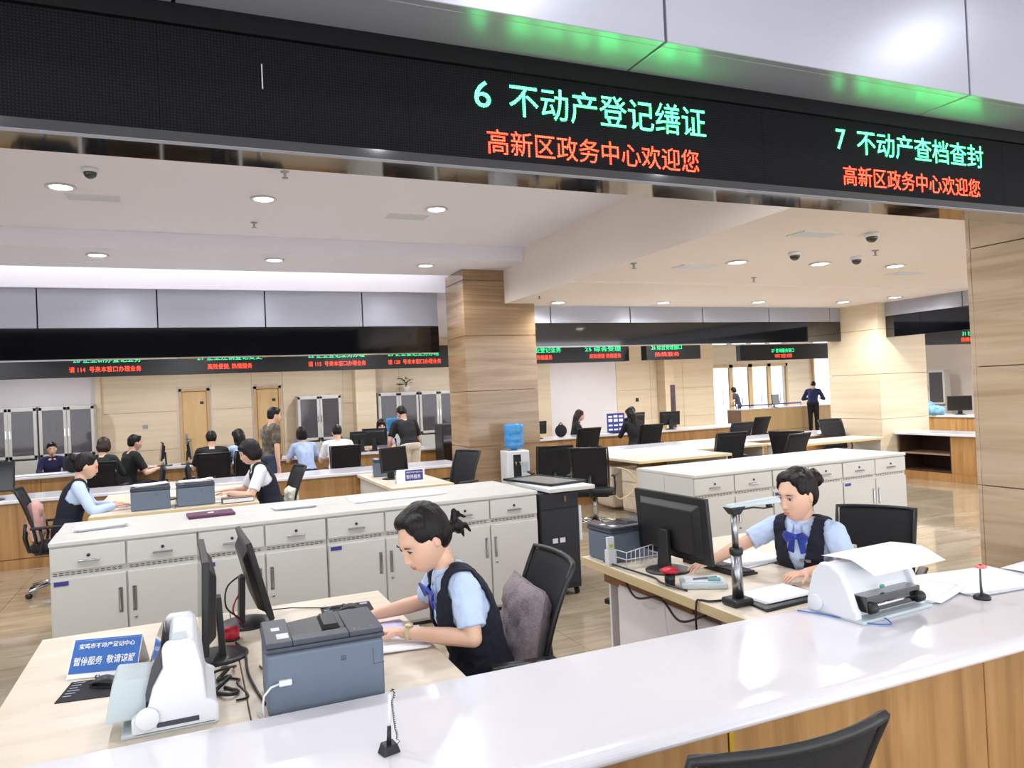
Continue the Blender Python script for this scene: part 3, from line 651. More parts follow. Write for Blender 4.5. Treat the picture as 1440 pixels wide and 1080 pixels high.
for k, (x, y, z, lab) in enumerate(((-3.78, 17.5, 0, 'white glass-door cabinet against the white wall at the left edge'), (-2.77, 17.5, 0, 'white glass-door cabinet beside the start of the beige stone wall'), (-4.80, 17.5, 0, 'white glass-door cabinet cut by the left picture edge'),
    (2.26, 17.5, 0, 'white glass-door cabinet between the second door and the stone pilaster'), (4.12, 17.5, 0, 'white glass-door cabinet under the potted plant'), (5.12, 17.5, 0, 'white glass-door cabinet partly hidden by the centre column'))):
    if k == 0: tc0.location = (x, y, z); tc0['label'] = lab; tc0['group'] = 'glass-door cabinets on the back wall'
    else: dup(tc0, (x, y, z), None, lab, 'glass-door cabinets on the back wall')
dup(tc0, (19.9, 15.9, 0), R(-75), 'white glass-door cabinet seen in the room at the far right', 'glass-door cabinets on the back wall')

t = thing('potted_plant', 'small green potted plant on top of a glass-door cabinet', 'plant', (4.85, 17.7, 1.86))
G().lathe([(0.06, 0), (0.09, 0.10), (0.095, 0.12), (0.07, 0.12)], n=16).build('pot', M['white_wall'], t)
for k in range(26):
    a = random.uniform(0, 2*PI); r = random.uniform(0.03, 0.22); z = random.uniform(0.18, 0.34); p = Vector((r*math.cos(a), r*math.sin(a), z))
    q = Vector((math.cos(a), math.sin(a), random.uniform(-0.4, 0.5))).normalized()*0.07; s_ = Vector((-math.sin(a), math.cos(a), 0.2))*0.028
    G().add([p-q, p+s_, p+q, p-s_], [(0, 1, 2, 3)]).build('leaf', mat('leaf_green', (42, 92, 40), 0.5, var=0.3), t, solid=0.003)
G().tube([(0, 0, 0.1), (0.01, 0, 0.22)], 0.012).build('stem', mat('stem_green', (60, 84, 40), 0.6), t)

# ================================================================== PEOPLE
M['skin'] = mat('skin_light', (226, 182, 156), 0.45, var=0.04, scale=(14, 14, 14), bump=0.05, bscale=220)
MATS['skin_light'].node_tree.nodes['Principled BSDF'].inputs['Subsurface Weight'].default_value = 0.12
MATS['skin_light'].node_tree.nodes['Principled BSDF'].inputs['Subsurface Radius'].default_value = (0.02, 0.008, 0.004)
M['hair'] = mat('black_hair', (17, 12, 12), 0.42, var=0.5, scale=(120, 120, 10), bump=0.35, bscale=150, spec=0.3)
M['hair_brown'] = mat('dark_brown_hair', (48, 30, 24), 0.4, var=0.5, scale=(60, 60, 8), bump=0.5, bscale=90)
M['shirt_blue'] = mat('pale_blue_shirt_cotton', (192, 210, 240), 0.8, var=0.05, scale=(9, 9, 9), bump=0.5, bscale=14)
M['vest'] = mat('navy_vest_wool', (22, 25, 42), 0.85, var=0.12, scale=(30, 30, 30), bump=0.25, bscale=40)
M['lip'] = mat('lip_rose', (204, 128, 116), 0.4, var=0.05)
M['eyewhite'] = mat('eye_white', (206, 198, 192), 0.35, var=0.01)
M['iris'] = mat('eye_dark', (28, 18, 14), 0.1, var=0.05)
M['brow'] = mat('eyebrow_dark', (50, 34, 28), 0.8, var=0.1)
M['bow'] = mat('royal_blue_satin', (40, 62, 160), 0.35, var=0.5, scale=(30, 30, 30))
def cloth(name, rgb, var=0.08): return mat(name, rgb, 0.85, var=var, scale=(12, 12, 12), bump=0.3, bscale=30)

import time as _t
TT = {}
def vox(name, g, voxel, smooth, m, parent=None, cut=None, solid=0.0, disp=None):
    t0 = _t.time(); o = vox_(name, g, voxel, smooth, m, parent, cut, solid, disp); TT[name] = TT.get(name, 0)+_t.time()-t0; return o
def vox_(name, g, voxel, smooth, m, parent=None, cut=None, solid=0.0, disp=None):
    """one continuous surface grown over the pieces collected in g; cut(co) -> True removes that vertex"""
    o = bpy.data.objects.new('t', g.mesh('t')); C.objects.link(o)
    r = o.modifiers.new('r', 'REMESH'); r.mode = 'VOXEL'; r.voxel_size = voxel; r.use_smooth_shade = True
    if smooth:
        s = o.modifiers.new('s', 'SMOOTH'); s.factor = 0.5; s.iterations = smooth
    me = bpy.data.meshes.new_from_object(o.evaluated_get(bpy.context.evaluated_depsgraph_get()))
    old = o.data; bpy.data.objects.remove(o); bpy.data.meshes.remove(old)
    if disp:
        n_ = len(me.vertices); co = [0.0]*(3*n_); me.vertices.foreach_get('co', co); no = [0.0]*(3*n_); me.vertex_normals.foreach_get('vector', no)
        for i in range(n_):
            k = disp(Vector(co[3*i:3*i+3]))
            for j in (0, 1, 2): co[3*i+j] += no[3*i+j]*k
        me.vertices.foreach_set('co', co); me.update()
    if cut:
        bm = bmesh.new(); bm.from_mesh(me)
        dead = [v for v in bm.verts if cut(v.co)]
        bmesh.ops.delete(bm, geom=dead, context='VERTS'); bm.to_mesh(me); bm.free()
    if cut and voxel < 0.008:
        bm = bmesh.new(); bm.from_mesh(me)
        for _ in range(6): bmesh.ops.smooth_vert(bm, verts=[v for v in bm.verts if v.is_boundary], factor=0.5, use_axis_x=True, use_axis_y=True, use_axis_z=True)
        bm.to_mesh(me); bm.free()
    me.materials.clear(); me.materials.append(m); me.name = name
    for p in me.polygons: p.use_smooth = True
    o = bpy.data.objects.new(name, me); C.objects.link(o)
    if parent is not None: o.parent = parent
    if solid:
        d = o.modifiers.new('solid', 'SOLIDIFY'); d.thickness = solid; d.offset = 0
    return o
def cap(g, p0, p1, r0, r1, n=14):
    """closed tapered capsule"""
    p0, p1 = Vector(p0), Vector(p1); d = (p1-p0); L = d.length; t = d/L if L > 1e-6 else Vector((0, 0, 1))
    pts, rs = [], []
    for a in (85, 60, 30, 0): pts.append(p0 - t*r0*math.sin(R(a))); rs.append(r0*math.cos(R(a)))
    for a in (0, 30, 60, 85): pts.append(p1 + t*r1*math.sin(R(a))); rs.append(r1*math.cos(R(a)))
    if L < 1e-6: pts.pop(4); rs.pop(4)
    a_ = Vector((0, 0, 1)) if abs(t.z) < 0.9 else Vector((1, 0, 0)); u = t.cross(a_).normalized(); w_ = t.cross(u)
    vs = [p+(u*math.cos(2*PI*k/n)+w_*math.sin(2*PI*k/n))*r for p, r in zip(pts, rs) for k in range(n)]; m_ = len(pts)
    fs = [(i*n+k, i*n+(k+1) % n, (i+1)*n+(k+1) % n, (i+1)*n+k) for i in range(m_-1) for k in range(n)]
    fs += [tuple(range(n))[::-1], tuple(range((m_-1)*n, m_*n))]
    g.add(vs, fs, True)
def chain(g, pts, rs):
    for a, b, ra, rb in zip(pts[:-1], pts[1:], rs[:-1], rs[1:]): cap(g, a, b, ra, rb)
def loft(g, rings, n=24):
    """rings: (centre, halfwidth, halfdepth, right, fwd)"""
    vs = []
    for c, a, b, r_, f_ in rings:
        for k in range(n):
            th = 2*PI*k/n; cx, sx = math.cos(th), math.sin(th)
            cx = math.copysign(abs(cx)**0.85, cx); sx = math.copysign(abs(sx)**0.85, sx)
            vs.append(Vector(c)+r_*a*cx+f_*b*sx)
    m_ = len(rings); fs = [(i*n+k, i*n+(k+1) % n, (i+1)*n+(k+1) % n, (i+1)*n+k) for i in range(m_-1) for k in range(n)]
    fs += [tuple(range(n))[::-1], tuple(range((m_-1)*n, m_*n))]
    g.add(vs, fs, True)

HEADCACHE = {}
def head_geo(female=True):
    if female in HEADCACHE: return HEADCACHE[female]
    bm = bmesh.new(); bmesh.ops.create_icosphere(bm, subdivisions=5, radius=1.0)
    vs = []
    def gs(x, z, cx, cz, sx, sz): return math.exp(-((x-cx)/sx)**2-((z-cz)/sz)**2)
    for v in bm.verts:
        x, y, z = v.co
        X = x*0.074; Y = y*0.094; Z = z*0.118
        if z < 0: 
            k = min(1, -z); X *= 1-0.34*k**1.6
            if y < 0: Y *= 1-0.45*k
            else: Y *= 1+0.02*k
        if z < 0 and y > 0: Y *= math.sqrt(max(1e-4, 1-z**4))/math.sqrt(max(1e-4, 1-z*z))*1.0 if z > -0.93 else 1.85
        if z > 0.3: X *= 1.03
        if z > 0: Y -= 0.006*z
        if y > 0.1:      # face features, local y forward
            d = 0.0
            d += 0.006*gs(X, Z, 0, 0.036, 0.05, 0.012)                                 # brow
            for s in (-1, 1):
                d -= 0.010*gs(X, Z, s*0.031, 0.012, 0.015, 0.012)                      # sockets
                d += 0.0045*gs(X, Z, s*0.031, 0.010, 0.010, 0.007)                     # lids
                d += 0.004*gs(X, Z, s*0.042, -0.024, 0.018, 0.018)                     # cheeks
                d += 0.006*gs(X, Z, s*0.010, -0.034, 0.006, 0.006)                     # nostril wings
            t_ = min(1, max(0, (0.020-Z)/0.05))
            if -0.045 < Z < 0.035: d += (0.003+0.017*t_**1.3)*math.exp(-(X/(0.007+0.004*t_))**2)*(1 if Z > -0.034 else max(0, 1-(-0.034-Z)/0.008))
            d += 0.005*gs(X, Z, 0, -0.057, 0.020, 0.0055)+0.005*gs(X, Z, 0, -0.069, 0.017, 0.006)-0.004*gs(X, Z, 0, -0.063, 0.022, 0.0022)
            d += 0.006*gs(X, Z, 0, -0.098, 0.022, 0.014)                               # chin
            d -= 0.003*gs(X, Z, 0, -0.080, 0.03, 0.006)
            Y += d
        vs.append(Vector((X, Y, Z)))
    fs = [tuple(v.index for v in f.verts) for f in bm.faces]; bm.free()
    HEADCACHE[female] = (vs, fs); return vs, fs

def hand(g, w, d, palm_n, curl=0.35, s=1.0, thumb_side=1, rel=None):
    """palm + five fingers from wrist w along direction d; palm_n = direction the palm faces"""
    d = Vector(d).normalized(); n = Vector(palm_n); n = (n-d*n.dot(d)).normalized(); side = d.cross(n)*thumb_side
    w = Vector(w)
    for k in range(4):                                                   # palm rays
        o = (k-1.5)*0.0195*s
        cap(g, w+side*o*0.55, w+d*0.080*s+side*o, 0.0145*s, 0.0105*s, 10)
    for k, L in enumerate((0.068, 0.076, 0.070, 0.055)):                 # index is on the thumb side
        o = (1.5-k)*0.0205*s; p = w+d*0.084*s+side*o; dd = (d+side*(1.5-k)*0.06).normalized()
        ang_ = curl*(0.8+0.12*k)
        for j, (f, rr) in enumerate(((0.42, 0.0085), (0.32, 0.0078), (0.26, 0.0070))):
            a = ang_*(j+0.6); v = dd*math.cos(a)+n*math.sin(a); q = p+v*L*f*s
            cap(g, p, q, rr*s, rr*0.92*s, 10); p = q
    p = w+d*0.022*s+side*0.022*s; v1 = (d*0.6+side*0.75+n*0.25).normalized(); q = p+v1*0.040*s; cap(g, p, q, 0.0125*s, 0.0098*s, 10)
    v2 = (d*0.85+side*0.35+n*0.35).normalized(); q2 = q+v2*0.030*s; cap(g, q, q2, 0.0095*s, 0.0085*s, 10); cap(g, q2, q2+v2*0.022*s, 0.0085*s, 0.007*s, 10)

def person(label, loc, rz, lean=0.12, head_pitch=20, head_yaw=0, hands=((-0.14, 0.42, 0.79), (0.14, 0.42, 0.79)), elbows=None, voxel=0.011, fine=False,
           shirt=None, sleeve='short', vest=False, hair='short', hairm=None, trousers=None, female=True, stand=False, crouch=0.0, scale=1.0, group=None, bow=False, tagplate=False,
           seat=0.50, TL=0.53, legs_fwd=True, side_lean=0.0, watch=False, pants_len=1.0, feet=True, twist=0, shoes=True, headoff=(0, 0, 0), hs=1.0):
    shirt = shirt or M['shirt_blue']; trousers = trousers or M['vest']; hairm = hairm or M['hair']
    X, Y, Z = Vector((1, 0, 0)), Vector((0, 1, 0)), Vector((0, 0, 1))
    W = 0.92 if female else 1.05
    if stand: pel = Vector((0, 0, 0.92)); L = 0.50
    else: pel = Vector((0, 0, seat+0.04)); L = TL
    nb = pel+Vector((side_lean, lean, math.sqrt(max(0.05, L*L-lean*lean))))          # neck base
    mid = (pel+nb)/2+Vector((0, -0.03-0.12*lean, 0.0))
    def sp(t): return pel*(1-t)**2+mid*2*t*(1-t)+nb*t*t
    def spt(t): return ((mid-pel)*(1-t)+(nb-mid)*t).normalized()
    tw = R(twist)
    def frame(t):
        tg = spt(t); r_ = (X*math.cos(tw*t)+Y*math.sin(tw*t)); r_ = (r_-tg*r_.dot(tg)).normalized(); return r_, tg.cross(r_)
    prof = [(-0.10, .13, .10), (0.0, .165, .118), (0.12, .165, .118), (0.34, .128, .098), (0.52, .138, .105), (0.68, .150, .118 if female else .108), (0.82, .158, .100), (0.93, .125, .078), (1.0, .065, .060)]
    def torso(g, inf=0.0, t0=-0.2, t1=1.01):
        rings = []
        for t, a, b in prof:
            if t < t0 or t > t1: continue
            r_, f_ = frame(max(0, t)); c = sp(max(0, t)) + (spt(0)*t*L if t < 0 else Vector())
            if t == 0.68: c = c+f_*0.008
            rings.append((c, a*W+inf, b*W+inf*1.0, r_, f_))
        loft(g, rings)
    rS, fS = frame(0.88); cS = sp(0.90)
    sh = [cS+rS*(s*0.172*W)+Z*0.005 for s in (-1, 1)]
    H = []; E_ = []
    for i, s in enumerate((-1, 1)):
        h = Vector(hands[i]); H.append(h)
        if elbows: E_.append(Vector(elbows[i])); continue
        la, lf = 0.275*W+0.01, 0.245*W+0.01
        v = h-sh[i]; dist = min(v.length, la+lf-0.005); u = v.normalized(); a = (la*la-lf*lf+dist*dist)/(2*dist); hh = math.sqrt(max(0, la*la-a*a))
        pole = Vector((s*0.55, -0.25, -0.85)); pole = (pole-u*pole.dot(u)).normalized()
        E_.append(sh[i]+u*a+pole*hh)
        if v.length > la+lf: H[i] = sh[i]+u*(la+lf-0.005)
    # head
    hp, hy = R(head_pitch), R(head_yaw)
    hrot = Matrix.Rotation(hy, 3, 'Z') @ Matrix.Rotation(-hp, 3, 'X')
    fwd = hrot @ Y
    hc = nb+Vector((0, 0.035, 0.155))+Vector((0, 0.05*math.sin(hp), -0.02*math.sin(hp)))+Vector(headoff)
    HS = 1.04*hs
    HM = Matrix.Translation(hc) @ hrot.to_4x4() @ Matrix.Scale(HS, 4)
    def hx(x, y, z): return HM @ Vector((x, y, z))
    g = G(); torso(g)
    cap(g, sp(0.93), hx(0, -0.028, -0.055), 0.056*W, 0.052*W)
    vs, fs = head_geo(True); g.add([HM @ v for v in vs], fs, True)
    for s in (-1, 1): g.ball(hx(s*0.0735, -0.008, -0.002), (0.007*HS, 0.017*HS, 0.030*HS), 10, 8, rot=hrot @ Matrix.Rotation(R(-s*18), 3, 'Z'))
    for i, s in enumerate((-1, 1)):
        cap(g, cS+rS*s*0.06+Z*0.03, sh[i], 0.050*W, 0.052*W)
        cap(g, sh[i], E_[i], 0.050*W, 0.038*W)
        w_ = H[i]; cap(g, E_[i], E_[i]+(w_-E_[i])*0.35, 0.038*W, 0.039*W); cap(g, E_[i]+(w_-E_[i])*0.35, w_, 0.039*W, 0.025*W)
        d = (w_-E_[i]).normalized(); d.z *= 0.3
        if stand and not (hands[i][2] > 0.85): d = (w_-E_[i]).normalized()
        hand(g, w_, d, -Z if hands[i][2] > 0.7 and hands[i][2] < 0.95 else Vector((-s, 0, 0)), 0.32 if fine else 0.4, 1.0*W, thumb_side=-s if hands[i][2] > 0.7 and hands[i][2] < 0.95 else 1)
    hips = [pel+X*(s*0.088)-Z*0.01 for s in (-1, 1)]
    if stand: knees = [hips[i]+Vector((s*0.01, 0.02+0.0*i, -0.43)) for i, s in enumerate((-1, 1))]; ank = [knees[i]+Vector((0, -0.03, -0.40)) for i in (0, 1)]
    else: knees = [hips[i]+Vector((s*0.02, 0.42, 0.0)) for i, s in enumerate((-1, 1))]; ank = [Vector((knees[i].x, knees[i].y-0.03, 0.09)) for i in (0, 1)]
    for i in (0, 1):
        cap(g, hips[i], knees[i], 0.085*W, 0.058*W); cap(g, knees[i], ank[i], 0.056*W, 0.036*W); cap(g, ank[i]-Z*0.03, ank[i]+Vector((0, 0.13, -0.05)), 0.038, 0.030)
    body = vox('person', g, voxel, 2 if fine else 1, M['skin'])
    body.location = loc; body.rotation_euler = (0, 0, R(rz)); body.scale = (scale,)*3
    tag(body, label, 'person', group)
    cv = max(voxel, 0.007) if fine else voxel*1.15
    # shirt
    g = G(); torso(g, 0.012, -0.2, 0.95)
    cap(g, sp(0.86), sp(0.985), 0.105*W, 0.062*W)
    if fine: cap(g, sp(0.88)+frame(0.9)[1]*0.035, sp(0.97)+frame(0.9)[1]*0.042, 0.05, 0.032)
    for i, s in enumerate((-1, 1)):
        cap(g, cS+rS*s*0.06+Z*0.03, sh[i], 0.062*W, 0.068*W)
        if sleeve == 'short':
            e = sh[i]+(E_[i]-sh[i])*0.78; g.cyl(sh[i], e, 0.066*W, 0.062*W, n=20); cap(g, sh[i], sh[i]+(E_[i]-sh[i])*0.3, 0.068*W, 0.062*W)
        else:
            cap(g, sh[i], E_[i], 0.066*W, 0.053*W); g.cyl(E_[i], E_[i]+(H[i]-E_[i])*0.90, 0.053*W, 0.038*W, n=18)
    wob = (lambda co: 0.007*noise.noise(Vector((co.x*22, co.y*22, co.z*9)))+0.004*noise.noise(co*38)) if fine else (lambda co: 0.004*noise.noise(co*14))
    vox('shirt', g, cv, 1, shirt, body, disp=wob)
    # trousers / skirt
    g = G(); torso(g, 0.020, -0.2, 0.30)
    for i in (0, 1):
        cap(g, hips[i], knees[i], 0.095*W, 0.070*W)
        g.cyl(knees[i], knees[i]+(ank[i]-knees[i])*pants_len, 0.070*W, 0.058*W, n=16)
    vox('trousers', g, max(cv, 0.012), 1, trousers, body, disp=wob)
    for i in (0, 1):
        g = G(); cap(g, ank[i]-Z*0.02, ank[i]+Vector((0, 0.14, -0.05)), 0.046, 0.036); vox('shoe', g, 0.012, 1, M['blackplastic'], body, cut=None)
    # vest
    if vest:
        g = G(); torso(g, 0.022, -0.2, 0.99)
        for i, s in enumerate((-1, 1)): cap(g, cS+rS*s*0.06+Z*0.02, cS+rS*s*0.140*W+Z*0.008, 0.080*W, 0.078*W)
        cc = sp(0.93); vtip = sp(0.50)
        def vcut(co):
            t = 0; rel = co-cS; x = rel.dot(rS); y = rel.dot(fS); up = rS.cross(fS); z = rel.dot(up)
            for i, s in enumerate((-1, 1)):
                if s*x > 0.150*W-0.10*max(0, min(0.1, -z-0.02))+max(0, -z-0.12)*0.9 and z > -0.20: return True
            if y > 0.0 and z > -0.235 and abs(x) < 0.004+(z+0.235)*0.215: return True       # V neck
            if (co-sp(1.0)).length < 0.062*W+0.01: return True
            if z > 0.10: return True
            return False
        v = vox('vest', g, 0.006 if fine else cv, 3, M['vest'], body, cut=vcut, solid=0.008, disp=wob)
        if fine:
            # collar, bow and name plate
            up = rS.cross(fS); nk = sp(1.0)
            def col(u, v):
                th = R(-158+316*u); fr = abs(u-0.5)*2           # 1 at the front opening
                r = 0.059+0.030*v+0.012*fr*v; dz = 0.030-0.050*v-0.045*v*max(0, fr-0.75)*4
                dirn = -fS*math.cos(th)+rS*math.sin(th)
                return nk+dirn*r*(0.95 if v < 0.1 else 1)+up*(dz-0.02*fr)+fS*0.004
            G().grid(col, 40, 6).build('collar', shirt, body, solid=0.004)
            if bow:
                k0 = nk+fS*0.104-up*0.032
                for s in (-1, 1):
                    g = G(); g.add([k0+up*0.012, k0+rS*s*0.050+up*0.034+fS*0.014, k0+rS*s*0.072+up*0.0, k0+rS*s*0.048-up*0.034+fS*0.014, k0-up*0.012], [(0, 1, 2, 3, 4)]).build('bow_loop', M['bow'], body, solid=0.012, bevel=0.004)
                    g = G(); g.add([k0+rS*s*0.004, k0+rS*s*0.030-up*0.005, k0+rS*s*0.055-up*0.085+fS*0.008, k0+rS*s*0.018-up*0.095+fS*0.012], [(0, 1, 2, 3)]).build('bow_tail', M['bow'], body, solid=0.005, bevel=0.002)
                G().ball(k0+fS*0.006, (0.013, 0.011, 0.014), 10, 8).build('bow_knot', M['bow'], body)
            if tagplate:
                k0 = cS+fS*0.133+rS*(-0.075)-up*0.10
                G().hexa([k0-up*0.010, k0+rS*0.06-up*0.010, k0+rS*0.06-up*0.010+fS*0.004, k0-up*0.010+fS*0.004], [k0+up*0.006, k0+rS*0.06+up*0.006, k0+rS*0.06+up*0.006+fS*0.004, k0+up*0.006+fS*0.004]).build('name_plate', M['steel'], body)
    # hair
    g = G(); f_ = HM
    def hb(c, r, rot=None): g.ball(HM @ Vector(c), tuple(q*HS for q in r), 20, 14, rot=hrot if rot is None else hrot @ rot)
    if hair in ('bun', 'pony', 'loop'):
        hb((0, -0.022, 0.032), (0.083, 0.093, 0.104)); hb((0, -0.040, 0.0), (0.078, 0.072, 0.080))
        for s in (-1, 1): hb((s*0.040, 0.016, 0.080), (0.038, 0.044, 0.038)); hb((s*0.060, 0.020, 0.050), (0.0175, 0.036, 0.040))
        hb((0.012, 0.010, 0.092), (0.055, 0.055, 0.034))
        if hair == 'bun':
            hb((-0.012, -0.122, 0.046), (0.042, 0.036, 0.044)); hb((0.0, -0.138, 0.074), (0.022, 0.02, 0.018)); hb((-0.022, -0.146, 0.032), (0.024, 0.02, 0.020))
        elif hair == 'pony':
            hb((0, -0.105, -0.035), (0.024, 0.026, 0.024)); hb((0, -0.138, -0.050), (0.026, 0.024, 0.032))
            for a, b, c in (((0.0, -0.125, -0.03), (0.01, -0.165, -0.015), (0.01, -0.190, -0.05)), ((0.0, -0.13, -0.03), (0.0, -0.155, 0.005), (0.0, -0.175, -0.012)), ((-0.01, -0.135, -0.05), (-0.01, -0.165, -0.065), (-0.01, -0.170, -0.10)), ((0.01, -0.13, -0.05), (0.012, -0.150, -0.085), (0.01, -0.145, -0.11))):
                chain(g, [HM @ Vector(q) for q in (a, b, c)], [0.014, 0.012, 0.004])
    elif hair == 'long':
        hb((0, -0.014, 0.026), (0.086, 0.100, 0.110)); hb((0, -0.045, -0.03), (0.088, 0.066, 0.11))
        for s in (-1, 1): hb((s*0.05, 0.03, 0.065), (0.036, 0.052, 0.05)); cap(g, HM @ Vector((s*0.068, -0.01, 0.0)), HM @ Vector((s*0.078, -0.035, -0.15)), 0.026, 0.022)
        cap(g, HM @ Vector((0, -0.07, -0.03)), nb+Vector((0, -0.10, -0.12)), 0.07, 0.055)
    elif hair == 'bob':
        hb((0, -0.014, 0.026), (0.088, 0.102, 0.110)); hb((0, -0.035, -0.03), (0.088, 0.075, 0.085))
        for s in (-1, 1): hb((s*0.064, 0.0, -0.015), (0.028, 0.05, 0.075))
        hb((0, 0.05, 0.07), (0.065, 0.045, 0.035))
    else:
        hb((0, -0.012, 0.034), (0.081, 0.096, 0.098)); hb((0, -0.040, 0.0), (0.074, 0.066, 0.075)); hb((0, 0.045, 0.090), (0.055, 0.045, 0.026))
    vox('hair', g, 0.0055 if fine else voxel, 1, hairm, body, disp=lambda co: 0.0035*noise.noise(Vector((co.x*60, co.y*60, co.z*18))))
    # face parts
    if fine:
        LY = max(v.y for v in head_geo(True)[0] if abs(v.x) < 0.006 and -0.070 < v.z < -0.055)-0.0045
        for s in (-1, 1):
            ex = 0.031
            G().ball(HM @ Vector((s*ex, 0.0805, 0.008)), (0.0125*HS, 0.0085*HS, 0.0050*HS), 12, 8, rot=hrot).build('eye', M['eyewhite'], body)
            G().ball(HM @ Vector((s*ex, 0.0865, 0.0065)), (0.0052*HS, 0.0042*HS, 0.0046*HS), 10, 8, rot=hrot).build('iris', M['iris'], body)
            G().tube([HM @ Vector((s*(ex+q), 0.0895-abs(q)*0.25-0.35*max(0, q-0.006), 0.0125-9*q*q)) for q in (-0.014, -0.007, 0, 0.007, 0.014)], 0.0022*HS, 6).build('eyelash', M['iris'], body)
            G().tube([HM @ Vector((s*(ex+q), 0.0945-0.45*abs(q+0.004), 0.030-10*(q-0.002)**2)) for q in (-0.018, -0.009, 0, 0.009, 0.019)], [0.002, 0.003, 0.003, 0.0024, 0.0012], 6).build('eyebrow', M['brow'], body)
        G().ball(HM @ Vector((0, LY, -0.0580)), (0.020*HS, 0.0075*HS, 0.0036*HS), 14, 8, rot=hrot).ball(HM @ Vector((0, LY-0.001, -0.0665)), (0.017*HS, 0.0075*HS, 0.0042*HS), 14, 8, rot=hrot).build('lips', M['lip'], body)
    else:
        for s in (-1, 1):
            G().ball(HM @ Vector((s*0.031, 0.086, 0.009)), (0.012*HS, 0.005*HS, 0.004*HS), 8, 6, rot=hrot).build('eye', M['iris'], body)
            G().ball(HM @ Vector((s*0.031, 0.092, 0.030)), (0.016*HS, 0.004*HS, 0.003*HS), 8, 6, rot=hrot).build('eyebrow', M['brow'], body)
        G().ball(HM @ Vector((0, 0.097, -0.062)), (0.018*HS, 0.006*HS, 0.006*HS), 8, 6, rot=hrot).build('lips', M['lip'], body)
    if watch:
        i = 0; w_ = H[i]; d = (w_-E_[i]).normalized(); c = w_-d*0.035
        G().cyl(c-d*0.009, c+d*0.009, 0.031*W, n=20).build('watch_strap', mat('tan_strap', (206, 190, 150), 0.5), body)
        q = (Z-d*Z.dot(d)).normalized()
        G().cyl(c+q*0.028, c+q*0.036, 0.017, n=18).build('watch_face', mat('pale_gold', (232, 220, 180), 0.25, 0.4), body)
    return body

# --- the two women in the foreground
person('woman in navy vest and pale blue shirt looking down and writing at the nearest desk', (1.11, 2.99, 0), 90, lean=0.15, head_pitch=30, head_yaw=14,
       hands=((0.00, 0.35, 0.795), (0.30, 0.40, 0.795)), elbows=((-0.24, 0.13, 0.80), (0.27, 0.17, 0.83)), voxel=0.0042, fine=True, vest=True, hair='pony', bow=True, watch=True, seat=0.47, hs=1.08, headoff=(0, 0.03, 0.0))
person('woman with a blue bow tie facing a monitor at the right-hand desk', (3.05, 3.10, 0), 113, lean=0.08, TL=0.485, head_pitch=12, head_yaw=-17,
       hands=((-0.13, 0.36, 0.795), (0.36, 0.42, 0.80)), elbows=((-0.25, 0.12, 0.80), (0.29, 0.18, 0.86)), voxel=0.0042, fine=True, vest=True, hair='bun', bow=True, tagplate=True, seat=0.47, hs=1.06)
# --- colleagues beyond the cabinets
person('woman with a low bun and navy vest seen in profile at the far left desk', (-1.14, 8.45, 0), -84, lean=0.14, head_pitch=18, hands=((-0.12, 0.44, 0.80), (0.12, 0.44, 0.80)), vest=True, hair='bun', sleeve='long', voxel=0.009, headoff=(0, 0, 0.0))
person('woman in navy vest and white shirt reaching over a keyboard beyond the left cabinets', (0.80, 8.50, 0), 93, lean=0.16, head_pitch=22, hands=((-0.10, 0.44, 0.80), (0.16, 0.48, 0.80)), vest=True, hair='bob', shirt=mat('white_shirt_cotton', (228, 230, 238), 0.8, var=0.03, bump=0.3, bscale=20), voxel=0.009, scale=1.03)
# --- back hall
blk = cloth('black_tshirt', (24, 22, 26)); wht = cloth('white_tshirt', (236, 234, 236)); lbl = cloth('light_blue_blouse', (176, 194, 230), 0.2); nav = cloth('navy_jacket', (30, 32, 72)); camo = cloth('camouflage_shirt', (96, 88, 76), 0.75)
kha = cloth('khaki_trousers', (214, 204, 186)); jea = cloth('blue_jeans', (60, 70, 96)); gre = cloth('dark_green_coat', (24, 38, 34)); pin = cloth('lilac_blouse', (186, 176, 214))
D_ = dict(voxel=0.014)
person('child in a navy and white jacket sitting before the glass-door cabinets at the far left', (-2.18, 14.9, 0), 190, lean=0.08, head_pitch=5, hair='short', shirt=nav, sleeve='long', scale=0.92, **D_)
person('woman with shoulder-length brown hair sitting behind the bun-haired colleague', (-1.22, 12.5, 0), -15, lean=0.10, hair='bob', hairm=M['hair_brown'], shirt=gre, sleeve='long', **D_)
person('man with short dark hair seated in profile at left of the back counter', (-0.92, 13.0, 0), -65, lean=0.1, head_pitch=5, female=False, shirt=blk, **D_)
person('man in a black T-shirt seated with his back turned before the first door', (0.31, 12.75, 0), 0, lean=0.1, female=False, shirt=blk, trousers=jea, **D_)
person('woman with a long ponytail in a pale blouse beside the man in black', (0.78, 12.9, 0), 20, lean=0.1, hair='long', shirt=lbl, **D_)
person('man in a camouflage shirt walking past the second door', (1.12, 11.9, 0), -75, stand=True, female=False, lean=0.03, head_pitch=6, shirt=camo, trousers=jea, hands=((-0.24, 0.05, 0.78), (0.24, 0.02, 0.78)), scale=0.985, **D_)
person('woman in a light blue blouse leaning on the back counter', (1.78, 12.85, 0), 10, lean=0.2, head_pitch=15, hair='bob', shirt=lbl, **D_)
person('man in a white T-shirt seated with his back to the camera', (2.22, 12.4, 0), -6, lean=0.12, female=False, shirt=wht, trousers=jea, **D_)
person('man in a black polo and khaki trousers standing bent over the counter', (3.38, 12.2, 0), 12, stand=True, female=False, lean=0.22, head_pitch=35, shirt=blk, trousers=kha, hands=((-0.24, 0.35, 0.86), (0.26, 0.30, 0.80)), scale=0.97, **D_)
person('clerk in a lilac blouse facing the camera beside the bent man', (3.42, 14.5, 0), 175, lean=0.12, head_pitch=15, hair='bob', shirt=pin, **D_)
